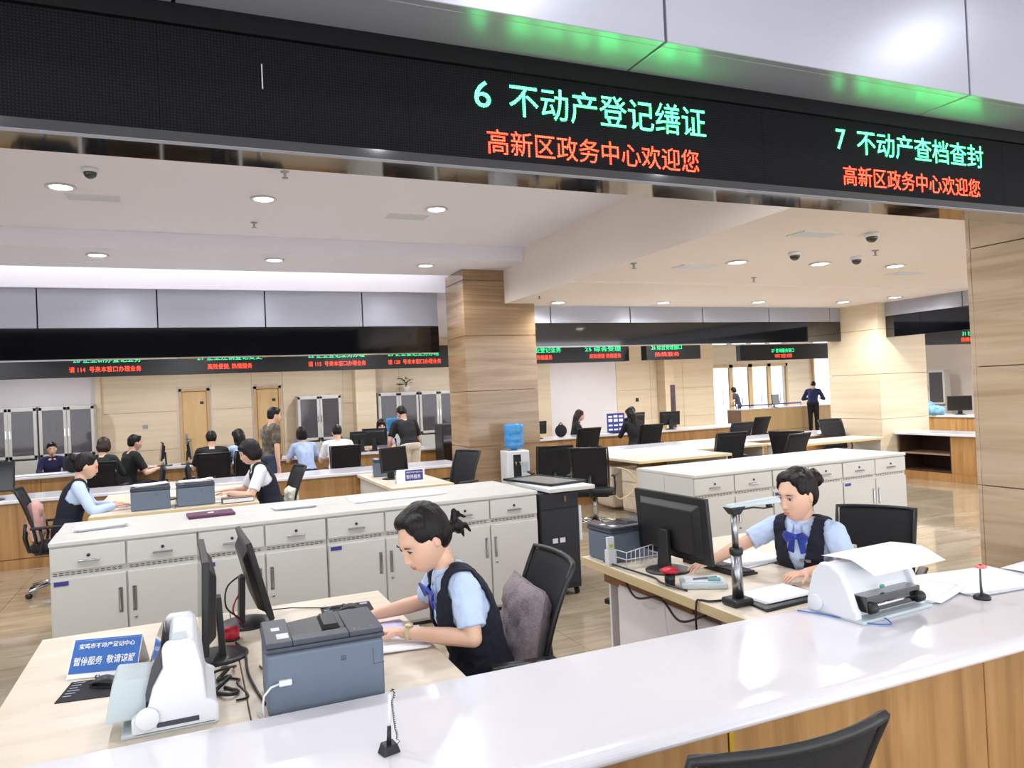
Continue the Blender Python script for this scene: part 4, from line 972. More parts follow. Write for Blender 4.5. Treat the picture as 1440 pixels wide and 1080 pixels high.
person('woman with long brown hair at the rear counter right of the centre column', (7.62, 14.35, 0), -120, lean=0.1, head_pitch=8, hair='long', hairm=M['hair_brown'], shirt=gre, sleeve='long', scale=0.97, **D_)
person('visitor in black with long hair seen from behind at the rear counter', (8.0, 12.5, 0), -5, lean=0.12, hair='long', shirt=blk, sleeve='long', **D_)
person('woman in dark clothes behind the far counter before the stone pilaster', (9.25, 14.6, 0), 150, lean=0.1, hair='long', shirt=blk, sleeve='long', scale=0.97, **D_)
person('man in a dark blue shirt standing at the distant reception desk', (18.65, 18.5, 0), -55, stand=True, female=False, lean=0.16, head_pitch=30, shirt=cloth('navy_shirt', (34, 44, 88)), sleeve='long', hands=((-0.2, 0.35, 1.1), (0.2, 0.35, 1.1)), trousers=cloth('black_trousers', (20, 20, 26)), **D_)
person('small figure with a blue bag standing in the glass entrance', (18.9, 22.4, 0), 30, stand=True, hair='bob', shirt=cloth('grey_top', (52, 48, 60)), trousers=jea, hands=((-0.2, 0.2, 0.95), (0.2, 0.2, 0.95)), scale=0.93, **D_)



# ================================================================== DESK AND COUNTER ITEMS
def monitor(x, y, z, rz, label, w=0.52, h=0.32, tilt=6, zb=0.09, group=None, simple=False):
    t = thing('monitor', label, 'monitor', (x, y, z), R(rz), group)
    m = Matrix.Translation((0, 0.02, zb+h/2)) @ Matrix.Rotation(R(tilt), 4, 'X')
    G().box(-w/2, w/2, -0.012, 0.012, -h/2, h/2).xf(m).build('bezel', M['blackplastic'], t, bevel=0.004)
    G().box(-w/2+0.015, w/2-0.015, 0.012, 0.0135, -h/2+0.02, h/2-0.015).xf(m).build('screen', M['screen'], t)
    G().hexa([(-w*0.36, -0.04, -h*0.36), (w*0.36, -0.04, -h*0.36), (w*0.42, -0.011, -h*0.42), (-w*0.42, -0.011, -h*0.42)], [(-w*0.36, -0.04, h*0.30), (w*0.36, -0.04, h*0.30), (w*0.42, -0.011, h*0.40), (-w*0.42, -0.011, h*0.40)]).xf(m).build('back_shell', M['blackplastic'], t, bevel=0.006)
    G().hexa([(-0.05, -0.055, 0.01), (0.05, -0.055, 0.01), (0.05, -0.03, 0.01), (-0.05, -0.03, 0.01)], [(-0.035, -0.045, zb+h*0.45), (0.035, -0.045, zb+h*0.45), (0.035, -0.02, zb+h*0.45), (-0.035, -0.02, zb+h*0.45)]).build('stand_neck', M['blackplastic'], t, bevel=0.004)
    G().lathe([(0.12, 0.0), (0.12, 0.008), (0.10, 0.014), (0.03, 0.018)], (0, -0.02, 0), 28).build('stand_base', M['blackplastic'], t)
    return t
monitor(0.045, 3.215, 0.75, 91, 'dark monitor seen edge-on at the left of the two on the front desk', zb=0.085, h=0.345, w=0.53, tilt=2)
monitor(0.225, 3.63, 0.75, -88, 'dark monitor leaning back, right of the two on the front desk', zb=0.06, h=0.35, w=0.50, tilt=14)
monitor(2.36, 3.40, 0.75, -88, 'large black monitor seen from behind before the woman with the bow tie', zb=0.07, h=0.345, w=0.62, tilt=4)
monitor(2.26, 9.0, 0.75, -150, 'black monitor from behind on the small desk left of the centre column', w=0.44, h=0.30)
monitor(-0.28, 8.95, 0.75, 90, 'thin black monitor edge-on, left of the pair behind the grey printers', w=0.46, h=0.30)
monitor(-0.04, 8.95, 0.75, -90, 'thin black monitor edge-on, right of the pair behind the grey printers', w=0.46, h=0.30)
monitor(-0.42, 13.65, 0.78, 95, 'edge-on monitor on the back counter, left of the door', w=0.46, h=0.30)
monitor(-0.02, 13.65, 0.78, -95, 'edge-on monitor on the back counter just before the door', w=0.46, h=0.30)
monitor(2.86, 13.7, 0.78, 20, 'pale-backed monitor beside the man in the white T-shirt', w=0.42, h=0.28)
monitor(3.12, 13.68, 0.78, -25, 'black monitor angled on the back counter left of the bent man', w=0.46, h=0.32)
monitor(8.85, 13.75, 0.78, 10, 'black monitor over the visitor in black at the rear counter', w=0.46, h=0.32)
monitor(9.70, 13.75, 0.78, -15, 'low black monitor right of the woman in dark clothes', w=0.46, h=0.30)
monitor(6.45, 13.75, 0.78, 0, 'dark monitor on the rear counter just right of the centre column', w=0.46, h=0.26)
monitor(16.3, 11.75, 0.78, 120, 'black monitor on the oak counter in the room at the far right', w=0.50, h=0.34)
monitor(17.9, 19.4, 0.86, 200, 'black monitor on the distant reception desk', w=0.5, h=0.34)
monitor(-2.08, 10.1, 0.78, 170, 'black monitor at the left picture edge on the rear counter', w=0.50, h=0.34)

# ---- mice, pads, keyboards, paper
def mouse(x, y, z, rz, label):
    t = thing('computer_mouse', label, 'mouse', (x, y, z), R(rz))
    G().grid(lambda a, b: Vector(((a-0.5)*0.058*math.sin(PI*(0.12+0.76*b))**0.5, (b-0.5)*0.105, 0.004+0.032*math.sin(PI*(0.1+0.85*b))*math.sin(PI*(0.08+0.84*a))**0.5)), 10, 12).build('shell', M['blackplastic'], t, solid=0.003)
    G().box(-0.026, 0.026, -0.045, 0.045, 0.001, 0.005).build('base', M['blackplastic'], t, bevel=0.002)
    G().cyl((-0.003, 0.028, 0.030), (0.003, 0.028, 0.030), 0.009, n=12).build('wheel', M['steel'], t); return t
def pad(x, y, z, rz, w, h, label, txt=True):
    t = thing('mouse_pad', label, 'mouse pad', (x, y, z), R(rz))
    G().box(-w/2, w/2, -h/2, h/2, 0, 0.003).build('mat', mat('pad_black', (20, 20, 28), 0.8, var=0.2), t, bevel=0.001)
    if txt:
        mm = mat('pad_print', (176, 180, 196), 0.7)
        for k in range(6): G().box(-w/2+0.012, -w/2+0.05-0.006*(k % 3), h/2-0.02-k*0.026, h/2-0.014-k*0.026, 0.003, 0.0034).build('printed_line', mm, t)
        G().box(w/2-0.05, w/2-0.015, h/2-0.04, h/2-0.015, 0.003, 0.0034).build('printed_block', mm, t)
    return t
pad(-0.335, 3.085, 0.75, -8, 0.225, 0.20, 'black printed mouse pad lying before the blue sign')
mouse(-0.315, 3.10, 0.753, 60, 'black computer mouse on the pad before the blue sign')
pad(0.655, 3.60, 0.75, -4, 0.235, 0.19, 'black printed mouse pad beyond the grey laser printer')
mouse(0.66, 3.56, 0.753, 70, 'black computer mouse under the writing woman\'s far hand')
def keyboard(x, y, z, rz, label, m_=None):
    t = thing('keyboard', label, 'keyboard', (x, y, z), R(rz))
    G().hexa([(-0.22, -0.07, 0), (0.22, -0.07, 0), (0.22, 0.07, 0), (-0.22, 0.07, 0)], [(-0.22, -0.07, 0.010), (0.22, -0.07, 0.010), (0.22, 0.07, 0.020), (-0.22, 0.07, 0.020)]).build('case', M['blackplastic'], t, bevel=0.003)
    g = G()
    for r_ in range(5):
        for c in range(16): g.box(-0.208+c*0.026, -0.186+c*0.026, -0.058+r_*0.0235, -0.039+r_*0.0235, 0.012+r_*0.0018, 0.020+r_*0.0018)
    k = g.build('keys', M['darkgreyplastic'], t); k['kind'] = 'stuff'; return t
keyboard(2.60, 3.30, 0.75, 92, 'black keyboard behind the silver document camera')
keyboard(0.42, 8.62, 0.75, 90, 'dark keyboard under the hands of the woman beyond the left cabinets')
def sheets(x, y, z, rz, w, h, n, label, name='paper_stack', m_=None, cat='papers', curl=0.0, jit=6):
    t = thing(name, label, cat, (x, y, z), R(rz)); rng = random.Random(int((x*7+y*13)*100))
    for k in range(n):
        a = R(rng.uniform(-jit, jit)); dx = rng.uniform(-0.022, 0.022); dy = rng.uniform(-0.022, 0.022); cu = curl*rng.uniform(0.6, 1.2)
        def fn(u, v, a=a, dx=dx, dy=dy, k=k, cu=cu):
            px, py = (u-0.5)*w, (v-0.5)*h
            return Vector((px*math.cos(a)-py*math.sin(a)+dx, px*math.sin(a)+py*math.cos(a)+dy, 0.002+k*0.0022+cu*(2*u-1)**2*0.5*(u > 0.5)))
        G().grid(fn, 8, 4).build('sheet', m_ or (M['paper'] if k % 2 or k == n-1 else M['paper_grey']), t, solid=0.001)
    return t
sheets(0.755, 3.04, 0.75, 80, 0.30, 0.21, 4, 'loose white form sheets under the writing woman\'s near hand')
sheets(0.745, 3.17, 0.759, 100, 0.21, 0.16, 2, 'lilac-tinted slip on top of the forms under the writing woman\'s arm', m_=mat('lilac_paper', (206, 200, 236), 0.8))
sheets(2.80, 3.36, 0.75, 8, 0.40, 0.26, 3, 'white papers spread beside the bow-tie woman\'s keyboard', curl=0.01)
sheets(2.98, 2.36, 0.78, 18, 0.30, 0.22, 5, 'printed forms fanned on the counter right of the ticket printer', curl=0.015)
sheets(3.32, 2.33, 0.78, -8, 0.46, 0.34, 4, 'large white sheets on the counter by the near stone column', curl=0.01, jit=4)
sheets(3.85, 2.30, 0.78, 4, 0.42, 0.30, 3, 'white papers at the right picture edge on the counter', jit=3)
sheets(-0.60, 5.95, 0.93, 10, 0.30, 0.21, 8, 'untidy pile of loose papers on the left end of the near cabinets', jit=16, curl=0.008)
sheets(0.72, 6.02, 0.93, 6, 0.28, 0.22, 8, 'white form pad on the near cabinets, right of the purple folder', jit=8)
sheets(1.55, 6.08, 0.93, 3, 0.75, 0.34, 4, 'wide white sheets on the cabinets above the writing woman\'s head', jit=2)
t = thing('folder', 'purple folder lying on the near cabinets', 'folder', (0.12, 6.02, 0.93), R(4))
G().box(-0.16, 0.16, -0.11, 0.11, 0, 0.022).build('cover', mat('purple_cover', (86, 34, 70), 0.5), t, bevel=0.004); G().box(-0.02, 0.02, -0.02, 0.02, 0.022, 0.0235).build('white_emblem', M['paper'], t)
sheets(-0.38, 8.30, 0.978, 12, 0.30, 0.21, 6, 'papers heaped on top of the left grey printer', jit=14, curl=0.02)
sheets(0.04, 8.32, 0.978, -6, 0.30, 0.21, 6, 'papers heaped on top of the right grey printer', jit=14, curl=0.02)
sheets(0.38, 8.38, 0.75, 10, 0.42, 0.26, 4, 'white papers on the desk edge near the woman typing beyond the cabinets', jit=8)
sheets(-0.68, 8.70, 0.75, 10, 0.36, 0.3, 3, 'white papers on the desk before the bun-haired woman', jit=8)
t = thing('document_box', 'brown box file standing on the far desk beside the papers', 'box', (0.42, 8.12, 0.75), R(4))
G().box(-0.15, 0.15, -0.06, 0.06, 0, 0.055).build('case', mat('brown_card', (110, 84, 66), 0.7), t, bevel=0.004); G().box(-0.145, 0.145, -0.0615, -0.0605, 0.01, 0.045).build('page_edge', M['paper_grey'], t)

# ---- blue notice stand
t = thing('notice_stand', 'blue notice stand with white characters on the front desk', 'sign', (-0.455, 3.235, 0.75), R(-14))
mt = Matrix.Translation((0, 0, 0.004)) @ Matrix.Rotation(R(-38), 4, 'X')
G().box(0, 0.245, 0, 0.003, 0, 0.155).xf(mt).build('card', M['paper'], t, bevel=0.001)
G().box(0.003, 0.242, -0.0012, 0.0, 0.018, 0.148).xf(mt).build('blue_face', M['blue'], t)
G().add([(0, 0.088, 0.118), (0.245, 0.088, 0.118), (0.245, 0.16, 0.0), (0, 0.16, 0.0)], [(0, 1, 2, 3)]).build('back_leg', M['paper'], t, solid=0.003)
for s_, x, z, wd, sz in (('宝鸡市不动产登记中心', 0.022, 0.112, 0.20, 0.021), ('暂停服务  敬请谅解', 0.014, 0.050, 0.216, 0.034)):
    o = text('lettering', s_, sz, M['paper'], None, mt @ Matrix.Translation((x, -0.002, z)) @ Matrix.Rotation(R(90), 4, 'X'), width=wd, bold=0.0004); o.parent = t
t = thing('notice_stand', 'small blue and white notice stand on the desk left of the centre column', 'sign', (2.21, 8.40, 0.75), R(0))
G().box(-0.06, 0.27, 0, 0.01, 0.0, 0.16).build('card', M['paper'], t, bevel=0.002)
G().box(0.04, 0.25, -0.002, 0.0, 0.03, 0.15).build('blue_face', M['navyblue'], t)
G().add([(-0.06, 0.01, 0.15), (0.27, 0.01, 0.15), (0.27, 0.09, 0.0), (-0.06, 0.09, 0.0)], [(0, 1, 2, 3)]).build('back_leg', M['paper'], t, solid=0.003)
for s_, z, sz, wd in (('宝鸡市不动产登记中心', 0.118, 0.02, 0.19), ('暂停服务', 0.055, 0.05, 0.17)):
    o = text('lettering', s_, sz, M['paper'], None, facing_y(0.052, -0.003, z), width=wd); o.parent = t

# ---- ticket / passbook printers
def ticket_printer(x, y, z, rz, w, h, label, tray=False, paper=False, scale=1):
    t = thing('ticket_printer', label, 'printer', (x, y, z), R(rz)); k = h/0.22
    pr = [(0, 0), (0, .040), (.012, .055), (.035, .12), (.070, .185), (.115, .215), (.165, .218), (.205, .175), (.228, .10), (.24, .05), (.24, 0)]
    pr = [(a, b*k) for a, b in pr]
    if tray: pr = [(0, 0), (0, .058), (.045, .078), (.062, .14), (.092, .195), (.090, .255), (.105, .272), (.175, .272), (.188, .255), (.205, .18), (.215, .08), (.248, .06), (.248, 0)]
    inner = [(a*0.86+0.03, b*0.965) for a, b in pr]
    G().prism(inner, 0.03, w-0.03, 'x').build('body', M['whiteplastic'], t, bevel=0.004)
    for a in (0, w-0.035): G().prism(pr, a, a+0.035, 'x').build('end_cheek', M['whiteplastic'], t, bevel=0.008)
    if not tray: G().box(0.05, w-0.05, -0.012, 0.06, 0.035*k, 0.098*k).build('paper_slot', M['blackgloss'], t, bevel=0.004)
    if not tray: G().cyl((0.06, -0.016, 0.062*k), (w-0.06, -0.016, 0.062*k), 0.006, n=10).build('guide_rod', M['chrome'], t)
    for a in (() if tray else (0.055, w-0.085)): G().cyl((a, -0.018, 0.055*k), (a+0.03, -0.018, 0.055*k), 0.022, n=14).build('roller', M['blackplastic'], t)
    G().box(-0.0, w, -0.03, 0.24, 0.0, 0.014).build('base_plate', M['paleplastic'], t, bevel=0.004)
    G().cyl((w, 0.045, 0.045*k), (w+0.012, 0.045, 0.045*k), 0.034, n=24).build('platen_knob', M['whiteplastic'], t, bevel=0.003)
    G().cyl((-0.012, 0.19, 0.045*k), (0, 0.19, 0.045*k), 0.034, n=24).build('platen_knob', M['whiteplastic'], t, bevel=0.003)
    for q in range(0 if tray else 3): G().box(w*0.62+q*0.022, w*0.62+q*0.022+0.012, 0.052, 0.058, 0.165*k, 0.172*k).build('button', M['darkgreyplastic'], t)
    if not tray: G().ball((w*0.45, 0.026, 0.115*k), (0.016, 0.004, 0.008), 12, 8).build('green_emblem', mat('emblem_green', (60, 150, 110), 0.5), t)
    if tray:
        G().prism([(-0.075, .04), (-0.052, .155), (-0.045, .168), (.055, .160), (.055, .04)], w-0.215, w-0.045, 'x').build('front_tray', M['paleplastic'], t, bevel=0.005)
        G().prism([(0.040, .075), (0.040, .12), (0.060, .20), (0.088, .262), (0.092, .20), (0.064, .13), (0.055, .08)], 0.025, w-0.02, 'x').build('smoked_cover', M['blackgloss'], t, bevel=0.002)
        g = G()
        for q in range(4):
            for j in range(2): g.ball((w+0.0005-0.06-j*0.02, 0.13, 0.2735), (0.003, 0.003, 0.001), 6, 4)
        G().box(w-0.10, w-0.02, 0.12, 0.16, 0.272, 0.2745).build('button_panel', M['paleplastic'], t, bevel=0.001)
        G().box(w+0.0005, w+0.002, 0.07, 0.19, 0.02, 0.035).build('side_slot', M['darkgreyplastic'], t)
    if paper:
        def pf(u, v):
            yy = 0.24-0.27*v; zz = 0.218*k+0.010*math.sin(PI*v*0.9)-0.035*max(0, v-0.6)*2.5
            return Vector((0.10+(w+0.02)*u-0.02*v, yy, zz))
        G().grid(pf, 6, 12).build('paper_sheet', M['paper'], t, solid=0.0012)
    return t
ticket_printer(-0.195, 2.93, 0.75, -90, 0.37, 0.265, 'white ticket printer with a tilted front tray on the front desk', tray=True)
ticket_printer(2.375, 2.185, 0.78, 4, 0.43, 0.215, 'white ticket printer with a paper sheet on the counter at right', paper=True)

# ---- laser printers
def laser(x, y, z, rz, w, d, h, label, cable=False):
    t = thing('laser_printer', label, 'printer', (x, y, z), R(rz))
    G().box(0, w, 0, d, 0.0, h-0.035).build('body', M['greyplastic'], t, bevel=0.014, seg=3)
    G().box(-0.004, w+0.004, -0.004, d+0.004, h-0.033, h-0.018).build('lid', M['darkgreyplastic'], t, bevel=0.006)
    G().box(0.0, w*0.22, 0.0, d, h-0.018, h).box(w*0.70, w, 0, d, h-0.018, h).box(w*0.22, w*0.70, 0, d*0.22, h-0.018, h).build('lid_rim', M['darkgreyplastic'], t, bevel=0.004)
    G().hexa([(w*0.22, d*0.22, h-0.030), (w*0.70, d*0.22, h-0.030), (w*0.70, d, h-0.03), (w*0.22, d, h-0.03)], [(w*0.22, d*0.22, h-0.0175), (w*0.70, d*0.22, h-0.010), (w*0.70, d, h-0.001), (w*0.22, d, h-0.0165)]).build('output_tray', M['blackplastic'], t)
    G().hexa([(w*0.50, d*0.35, h-0.008), (w*0.66, d*0.35, h-0.008), (w*0.66, d*0.9, h-0.008), (w*0.50, d*0.9, h-0.008)], [(w*0.52, d*0.4, h+0.004), (w*0.64, d*0.4, h+0.004), (w*0.64, d*0.85, h+0.010), (w*0.52, d*0.85, h+0.010)]).build('paper_stop', M['blackplastic'], t)
    G().box(w*0.07, w*0.14, d*0.50, d*0.62, h, h+0.001).build('sticker', M['paper'], t); G().box(w*0.10, w*0.2, d*0.14, d*0.34, h, h+0.001).build('sticker', M['paper_grey'], t)
    g = G()
    for i in range(3):
        for j in range(3): g.box(w*0.62+i*0.006, w*0.62+i*0.006+0.0045, -0.001, 0.001, h*0.62+j*0.006, h*0.62+j*0.006+0.0035)
    g.build('small_grille', M['darkgreyplastic'], t)['kind'] = 'stuff'
    G().box(w*0.90, w+0.001, -0.001, 0.001, h*0.50, h*0.502).box(w*0.90, w*0.902, -0.001, 0.001, h*0.50, h*0.72).build('panel_joint', M['gap'], t)
    for q in range(4): G().box(w*0.74+q*0.018, w*0.74+q*0.018+0.010, d*0.08, d*0.11, h, h+0.001).build('button', M['steel'], t)
    if cable:
        G().box(0.035, 0.075, -0.012, 0.002, h*0.42, h*0.50).build('usb_plug', M['whiteplastic'], t, bevel=0.003)
        G().tube([(0.036, -0.008, h*0.46), (0.01, -0.02, h*0.45), (-0.012, -0.02, h*0.35), (-0.016, -0.015, 0.05), (-0.012, -0.01, 0.006), (-0.03, 0.06, 0.006)], 0.0035, 8).build('usb_cable', M['whiteplastic'], t)
    return t
laser(0.195, 2.50, 0.75, -1.5, 0.375, 0.27, 0.235, 'slate grey laser printer with a dark lid on the front desk', cable=True)
laser(2.17, 3.70, 0.75, 4, 0.36, 0.24, 0.20, 'slate grey laser printer behind the large black monitor')
laser(-0.55, 8.12, 0.75, 2, 0.35, 0.36, 0.225, 'grey laser printer left of the pair beyond the near cabinets')
laser(-0.14, 8.14, 0.75, 2, 0.35, 0.36, 0.225, 'grey laser printer right of the pair beyond the near cabinets')
laser(2.10, 9.35, 0.75, -10, 0.36, 0.30, 0.22, 'grey laser printer behind the monitor left of the centre column')

# ---- pens on chains
def pen_stand(x, y, z, label, flower=False):
    t = thing('pen_stand', label, 'pen stand', (x, y, z), R(15))
    if not flower:
        G().hexa([(-0.026, -0.020, 0), (0.026, -0.020, 0), (0.026, 0.022, 0), (-0.026, 0.022, 0)], [(-0.020, -0.015, 0.022), (0.020, -0.015, 0.022), (0.018, 0.014, 0.030), (-0.018, 0.014, 0.030)]).build('base', M['blackplastic'], t, bevel=0.003)
        G().tube([(0, 0, 0.022), (0.004, 0.002, 0.072)], [0.007, 0.0055], 10).build('pen_socket', M['blackplastic'], t)
        G().tube([(0.004, 0.002, 0.07), (0.012, 0.006, 0.155)], [0.0042, 0.0042], 10).build('pen', M['whiteplastic'], t)
        pts = []
        for i in range(150):
            u = i/149; 
            c = Vector((0.014+0.010*math.sin(PI*min(1, u*4))+0.014*u+0.012*max(0, u-0.8)*5*(1-u)*5, 0.006, 0.160-0.135*max(0, u-0.06)/0.94 + 0.006*math.sin(PI*min(1, u*8))))
            a = u*2*PI*26; pts.append(c+Vector((0.0026*math.cos(a), 0.0026*math.sin(a), 0.0)))
        pts += [Vector((0.036, 0.004, 0.018)), Vector((0.022, 0.002, 0.012))]
        G().tube(pts, 0.0012, 5).build('coiled_cord', M['blackplastic'], t)
    else:
        G().lathe([(0.034, 0), (0.034, 0.010), (0.026, 0.018), (0.010, 0.024)], n=24).build('base', M['blackplastic'], t)
        G().tube([(0, 0, 0.02), (0, 0.002, 0.06), (0.001, 0.002, 0.13)], [0.006, 0.005, 0.0035], 10).build('pen', mat('dark_green_pen', (60, 86, 70), 0.4), t)
        for k in range(6):
            a = k*PI/3; G().ball((0.014*math.cos(a), 0.014*math.sin(a), 0.138), (0.012, 0.012, 0.007), 10, 6).build('petal', mat('pink_petal', (240, 128, 122), 0.6, var=0.1), t)
        G().ball((0, 0, 0.142), 0.007, 10, 6).build('flower_centre', mat('dark_red', (120, 30, 34), 0.6), t)
    return t
pen_stand(0.468, 2.035, 0.78, 'black desk pen on a coiled cord at the front of the counter')
pen_stand(3.075, 2.16, 0.78, 'pen stand topped by a pink flower on the counter at right', True)

# ---- document camera
t = thing('document_camera', 'silver document camera with a black base mat on the right desk', 'document camera', (2.235, 2.71, 0.75), R(0))
G().box(-0.06, 0.05, -0.05, 0.05, 0.0, 0.035).build('foot', M['blackplastic'], t, bevel=0.012)
G().hexa([(0.02, -0.16, 0), (0.40, -0.13, 0), (0.42, 0.10, 0), (0.04, 0.10, 0)], [(0.02, -0.15, 0.012), (0.39, -0.12, 0.012), (0.41, 0.09, 0.012), (0.04, 0.09, 0.012)]).build('base_mat', M['blackplastic'], t, bevel=0.004)
G().cyl((0, 0, 0.03), (-0.002, 0, 0.23), 0.026, 0.024, 20).build('column', M['steel'], t)
G().lathe([(0.027, 0.225), (0.030, 0.23), (0.030, 0.25), (0.027, 0.255)], n=20).build('collar', M['blackplastic'], t)
G().cyl((-0.002, 0, 0.25), (-0.005, 0, 0.41), 0.015, 0.014, 16).build('inner_column', M['steel'], t)
G().hexa([(-0.020, -0.02, 0.405), (0.020, -0.02, 0.405), (0.020, 0.02, 0.405), (-0.020, 0.02, 0.405)], [(-0.045, -0.028, 0.44), (0.045, -0.028, 0.44), (0.045, 0.028, 0.44), (-0.045, 0.028, 0.44)]).build('joint', M['blackplastic'], t, bevel=0.004)
G().hexa([(-0.04, -0.022, 0.436), (0.25, -0.03, 0.436), (0.25, 0.03, 0.436), (-0.04, 0.022, 0.436)], [(-0.035, -0.018, 0.452), (0.245, -0.026, 0.462), (0.245, 0.026, 0.462), (-0.035, 0.018, 0.452)]).build('arm', M['paleplastic'], t, bevel=0.006)
G().tube([(0.02, -0.01, 0.425), (0.10, -0.012, 0.428), (0.16, -0.012, 0.418), (0.21, -0.012, 0.420)], 0.004, 8).build('arm_cable', M['blackplastic'], t)
G().cyl((0.20, 0, 0.436), (0.20, 0, 0.420), 0.014, n=16).build('lens', M['blackplastic'], t)
sheets(2.47, 2.73, 0.762, 4, 0.30, 0.21, 2, 'blank white sheet lying on the mat of the document camera', jit=1)

# ---- small things on the right desk
t = thing('white_tray', 'white plastic tray with small tools on the right desk', 'tray', (2.31, 3.06, 0.75), R(-30))
G().box(-0.11, 0.11, -0.085, 0.085, 0, 0.028).build('shell', M['paleplastic'], t, bevel=0.010, seg=3); G().box(-0.09, 0.09, -0.065, 0.065, 0.0285, 0.031).build('inset', M['whiteplastic'], t, bevel=0.004)
G().tube([(-0.05, -0.02, 0.036), (0.07, 0.02, 0.036)], 0.004, 8).build('pen', M['greyplastic'], t); G().box(0.02, 0.08, -0.05, -0.02, 0.031, 0.045).build('stamp', mat('teal', (120, 170, 168), 0.5), t, bevel=0.003)
t = thing('pen_cup', 'black cup with a red-topped stamp below the large monitor', 'cup', (2.17, 3.14, 0.75))
G().lathe([(0.024, 0), (0.028, 0.06), (0.024, 0.06), (0.021, 0.01)], n=18).build('cup', M['blackplastic'], t); G().lathe([(0.010, 0.02), (0.012, 0.062), (0.045, 0.068), (0.050, 0.078), (0.02, 0.092), (0.001, 0.094)], n=18).build('red_top', mat('signal_red', (190, 24, 48), 0.4), t)
t = thing('ink_pad', 'small red object behind the left monitor on the front desk', 'ink pad', (0.13, 3.42, 0.75), R(20))
G().lathe([(0.032, 0), (0.034, 0.03), (0.030, 0.05), (0.012, 0.056)], n=18).build('case', mat('signal_red', (190, 24, 48), 0.4), t); G().lathe([(0.035, 0), (0.035, 0.008), (0.033, 0.010)], n=18).build('rim', M['blackplastic'], t)
t = thing('ink_pad', 'small red cap beside the keyboard below the document camera arm', 'ink pad', (2.56, 3.10, 0.75), R(20))
G().lathe([(0.022, 0), (0.024, 0.015), (0.018, 0.022), (0.001, 0.023)], n=16).build('case', mat('signal_red', (190, 24, 48), 0.4), t)
t = thing('wire_basket', 'wire basket with cables beside the grey printer on the right desk', 'basket', (2.20, 3.60, 0.75), R(4))
for k in range(9): G().tube([(-0.03+k*0.03, -0.05, 0.01), (-0.03+k*0.03, -0.055, 0.09+0.004*k)], 0.0022, 5).build('wire', M['whiteplastic'], t)
for z_ in (0.01, 0.05, 0.09): G().tube([(-0.03, 0.06, z_), (-0.03, -0.052, z_), (0.21, -0.052, z_+0.03*(z_ > 0.06)), (0.21, 0.06, z_)], 0.0028, 6).build('rim_wire', M['whiteplastic'], t)
t = thing('adapter_box', 'white power adapter with a yellow-green mark next to the wire basket', 'adapter', (2.14, 3.66, 0.75), R(4)); G().box(-0.015, 0.03, 0.0, 0.02, 0.09, 0.16).box(-0.02, 0.035, -0.01, 0.03, 0, 0.09).build('case', M['whiteplastic'], t, bevel=0.003); G().box(-0.006, 0.02, -0.001, 0.0, 0.10, 0.12).build('mark', mat('yellow_green', (190, 200, 60), 0.5), t)

def cable(pts, label, r=0.004, m_=None, name='cable'):
    # smoothed polyline
    P = [Vector(p) for p in pts]; out = []
    for i in range(len(P)-1):
        a, b, c, d = P[max(0, i-1)], P[i], P[i+1], P[min(len(P)-1, i+2)]
        for k in range(6):
            u = k/6; out.append(0.5*((2*b)+(c-a)*u+(2*a-5*b+4*c-d)*u*u+(3*b-a-3*c+d)*u*u*u))
    out.append(P[-1])
    return tag(G().tube(out, r, 7).build(name, m_ or M['blackplastic']), label, 'cable')
z0 = 0.756
cable([(0.08, 3.05, z0), (0.10, 2.98, z0+0.02), (0.06, 2.93, z0), (0.10, 2.86, z0+0.03), (0.05, 2.82, z0), (0.09, 2.74, z0+0.01), (0.12, 2.78, z0), (0.08, 2.84, z0)], 'thick black cable tangle between the left monitor and the ticket printer', 0.007)
cable([(0.07, 2.95, z0), (0.13, 2.90, z0), (0.12, 2.80, z0+0.02), (0.15, 2.72, z0), (0.11, 2.70, z0)], 'thin black cable looping right of the ticket printer', 0.004)
cable([(0.02, 2.92, z0+0.02), (0.06, 2.88, z0+0.05), (0.12, 2.96, z0+0.03), (0.12, 3.04, z0)], 'black plug lead in front of the left monitor base', 0.005)
cable([(0.145, 3.34, z0), (0.17, 3.20, z0), (0.165, 2.95, z0), (0.18, 2.75, z0), (0.195, 2.62, z0)], 'long black cable along the seam of the front desk', 0.005)
cable([(0.21, 3.0, z0), (0.23, 2.90, z0+0.01), (0.30, 2.88, z0)], 'black cable behind the slate laser printer on the front desk', 0.004)
cable([(0.20, 3.75, 0.95), (0.13, 3.66, 0.92), (0.12, 3.58, 0.85), (0.17, 3.55, 0.80), (0.19, 3.52, z0)], 'black cable hanging behind the tilted monitor', 0.004)
cable([(0.21, 3.74, 0.90), (0.16, 3.62, 0.86), (0.15, 3.57, 0.82), (0.20, 3.55, z0)], 'red cable behind the tilted monitor', 0.004, mat('signal_red', (190, 24, 48), 0.4))
cable([(0.32, 3.70, z0+0.02), (0.40, 3.72, z0+0.012), (0.45, 3.74, z0), (0.58, 3.66, z0), (0.66, 3.62, z0)], 'thin black mouse cord across the front desk', 0.0025)
cable([(2.15, 3.75, z0), (2.14, 3.5, z0+0.01), (2.18, 3.3, z0), (2.13, 3.15, z0+0.01), (2.17, 3.0, z0)], 'black cable along the left edge of the right desk', 0.005)
cable([(2.24, 2.78, z0), (2.15, 2.80, z0), (2.125, 2.84, z0), (2.108, 2.85, 0.74), (2.10, 2.84, 0.60), (2.14, 2.80, 0.45)], 'black cable from the document camera hanging over the desk edge', 0.005)
cable([(2.19, 3.62, 0.70), (2.16, 3.45, 0.62), (2.18, 3.25, 0.66), (2.19, 3.1, 0.58), (2.2, 2.9, 0.66)], 'dark cables sagging under the right desk top', 0.006)
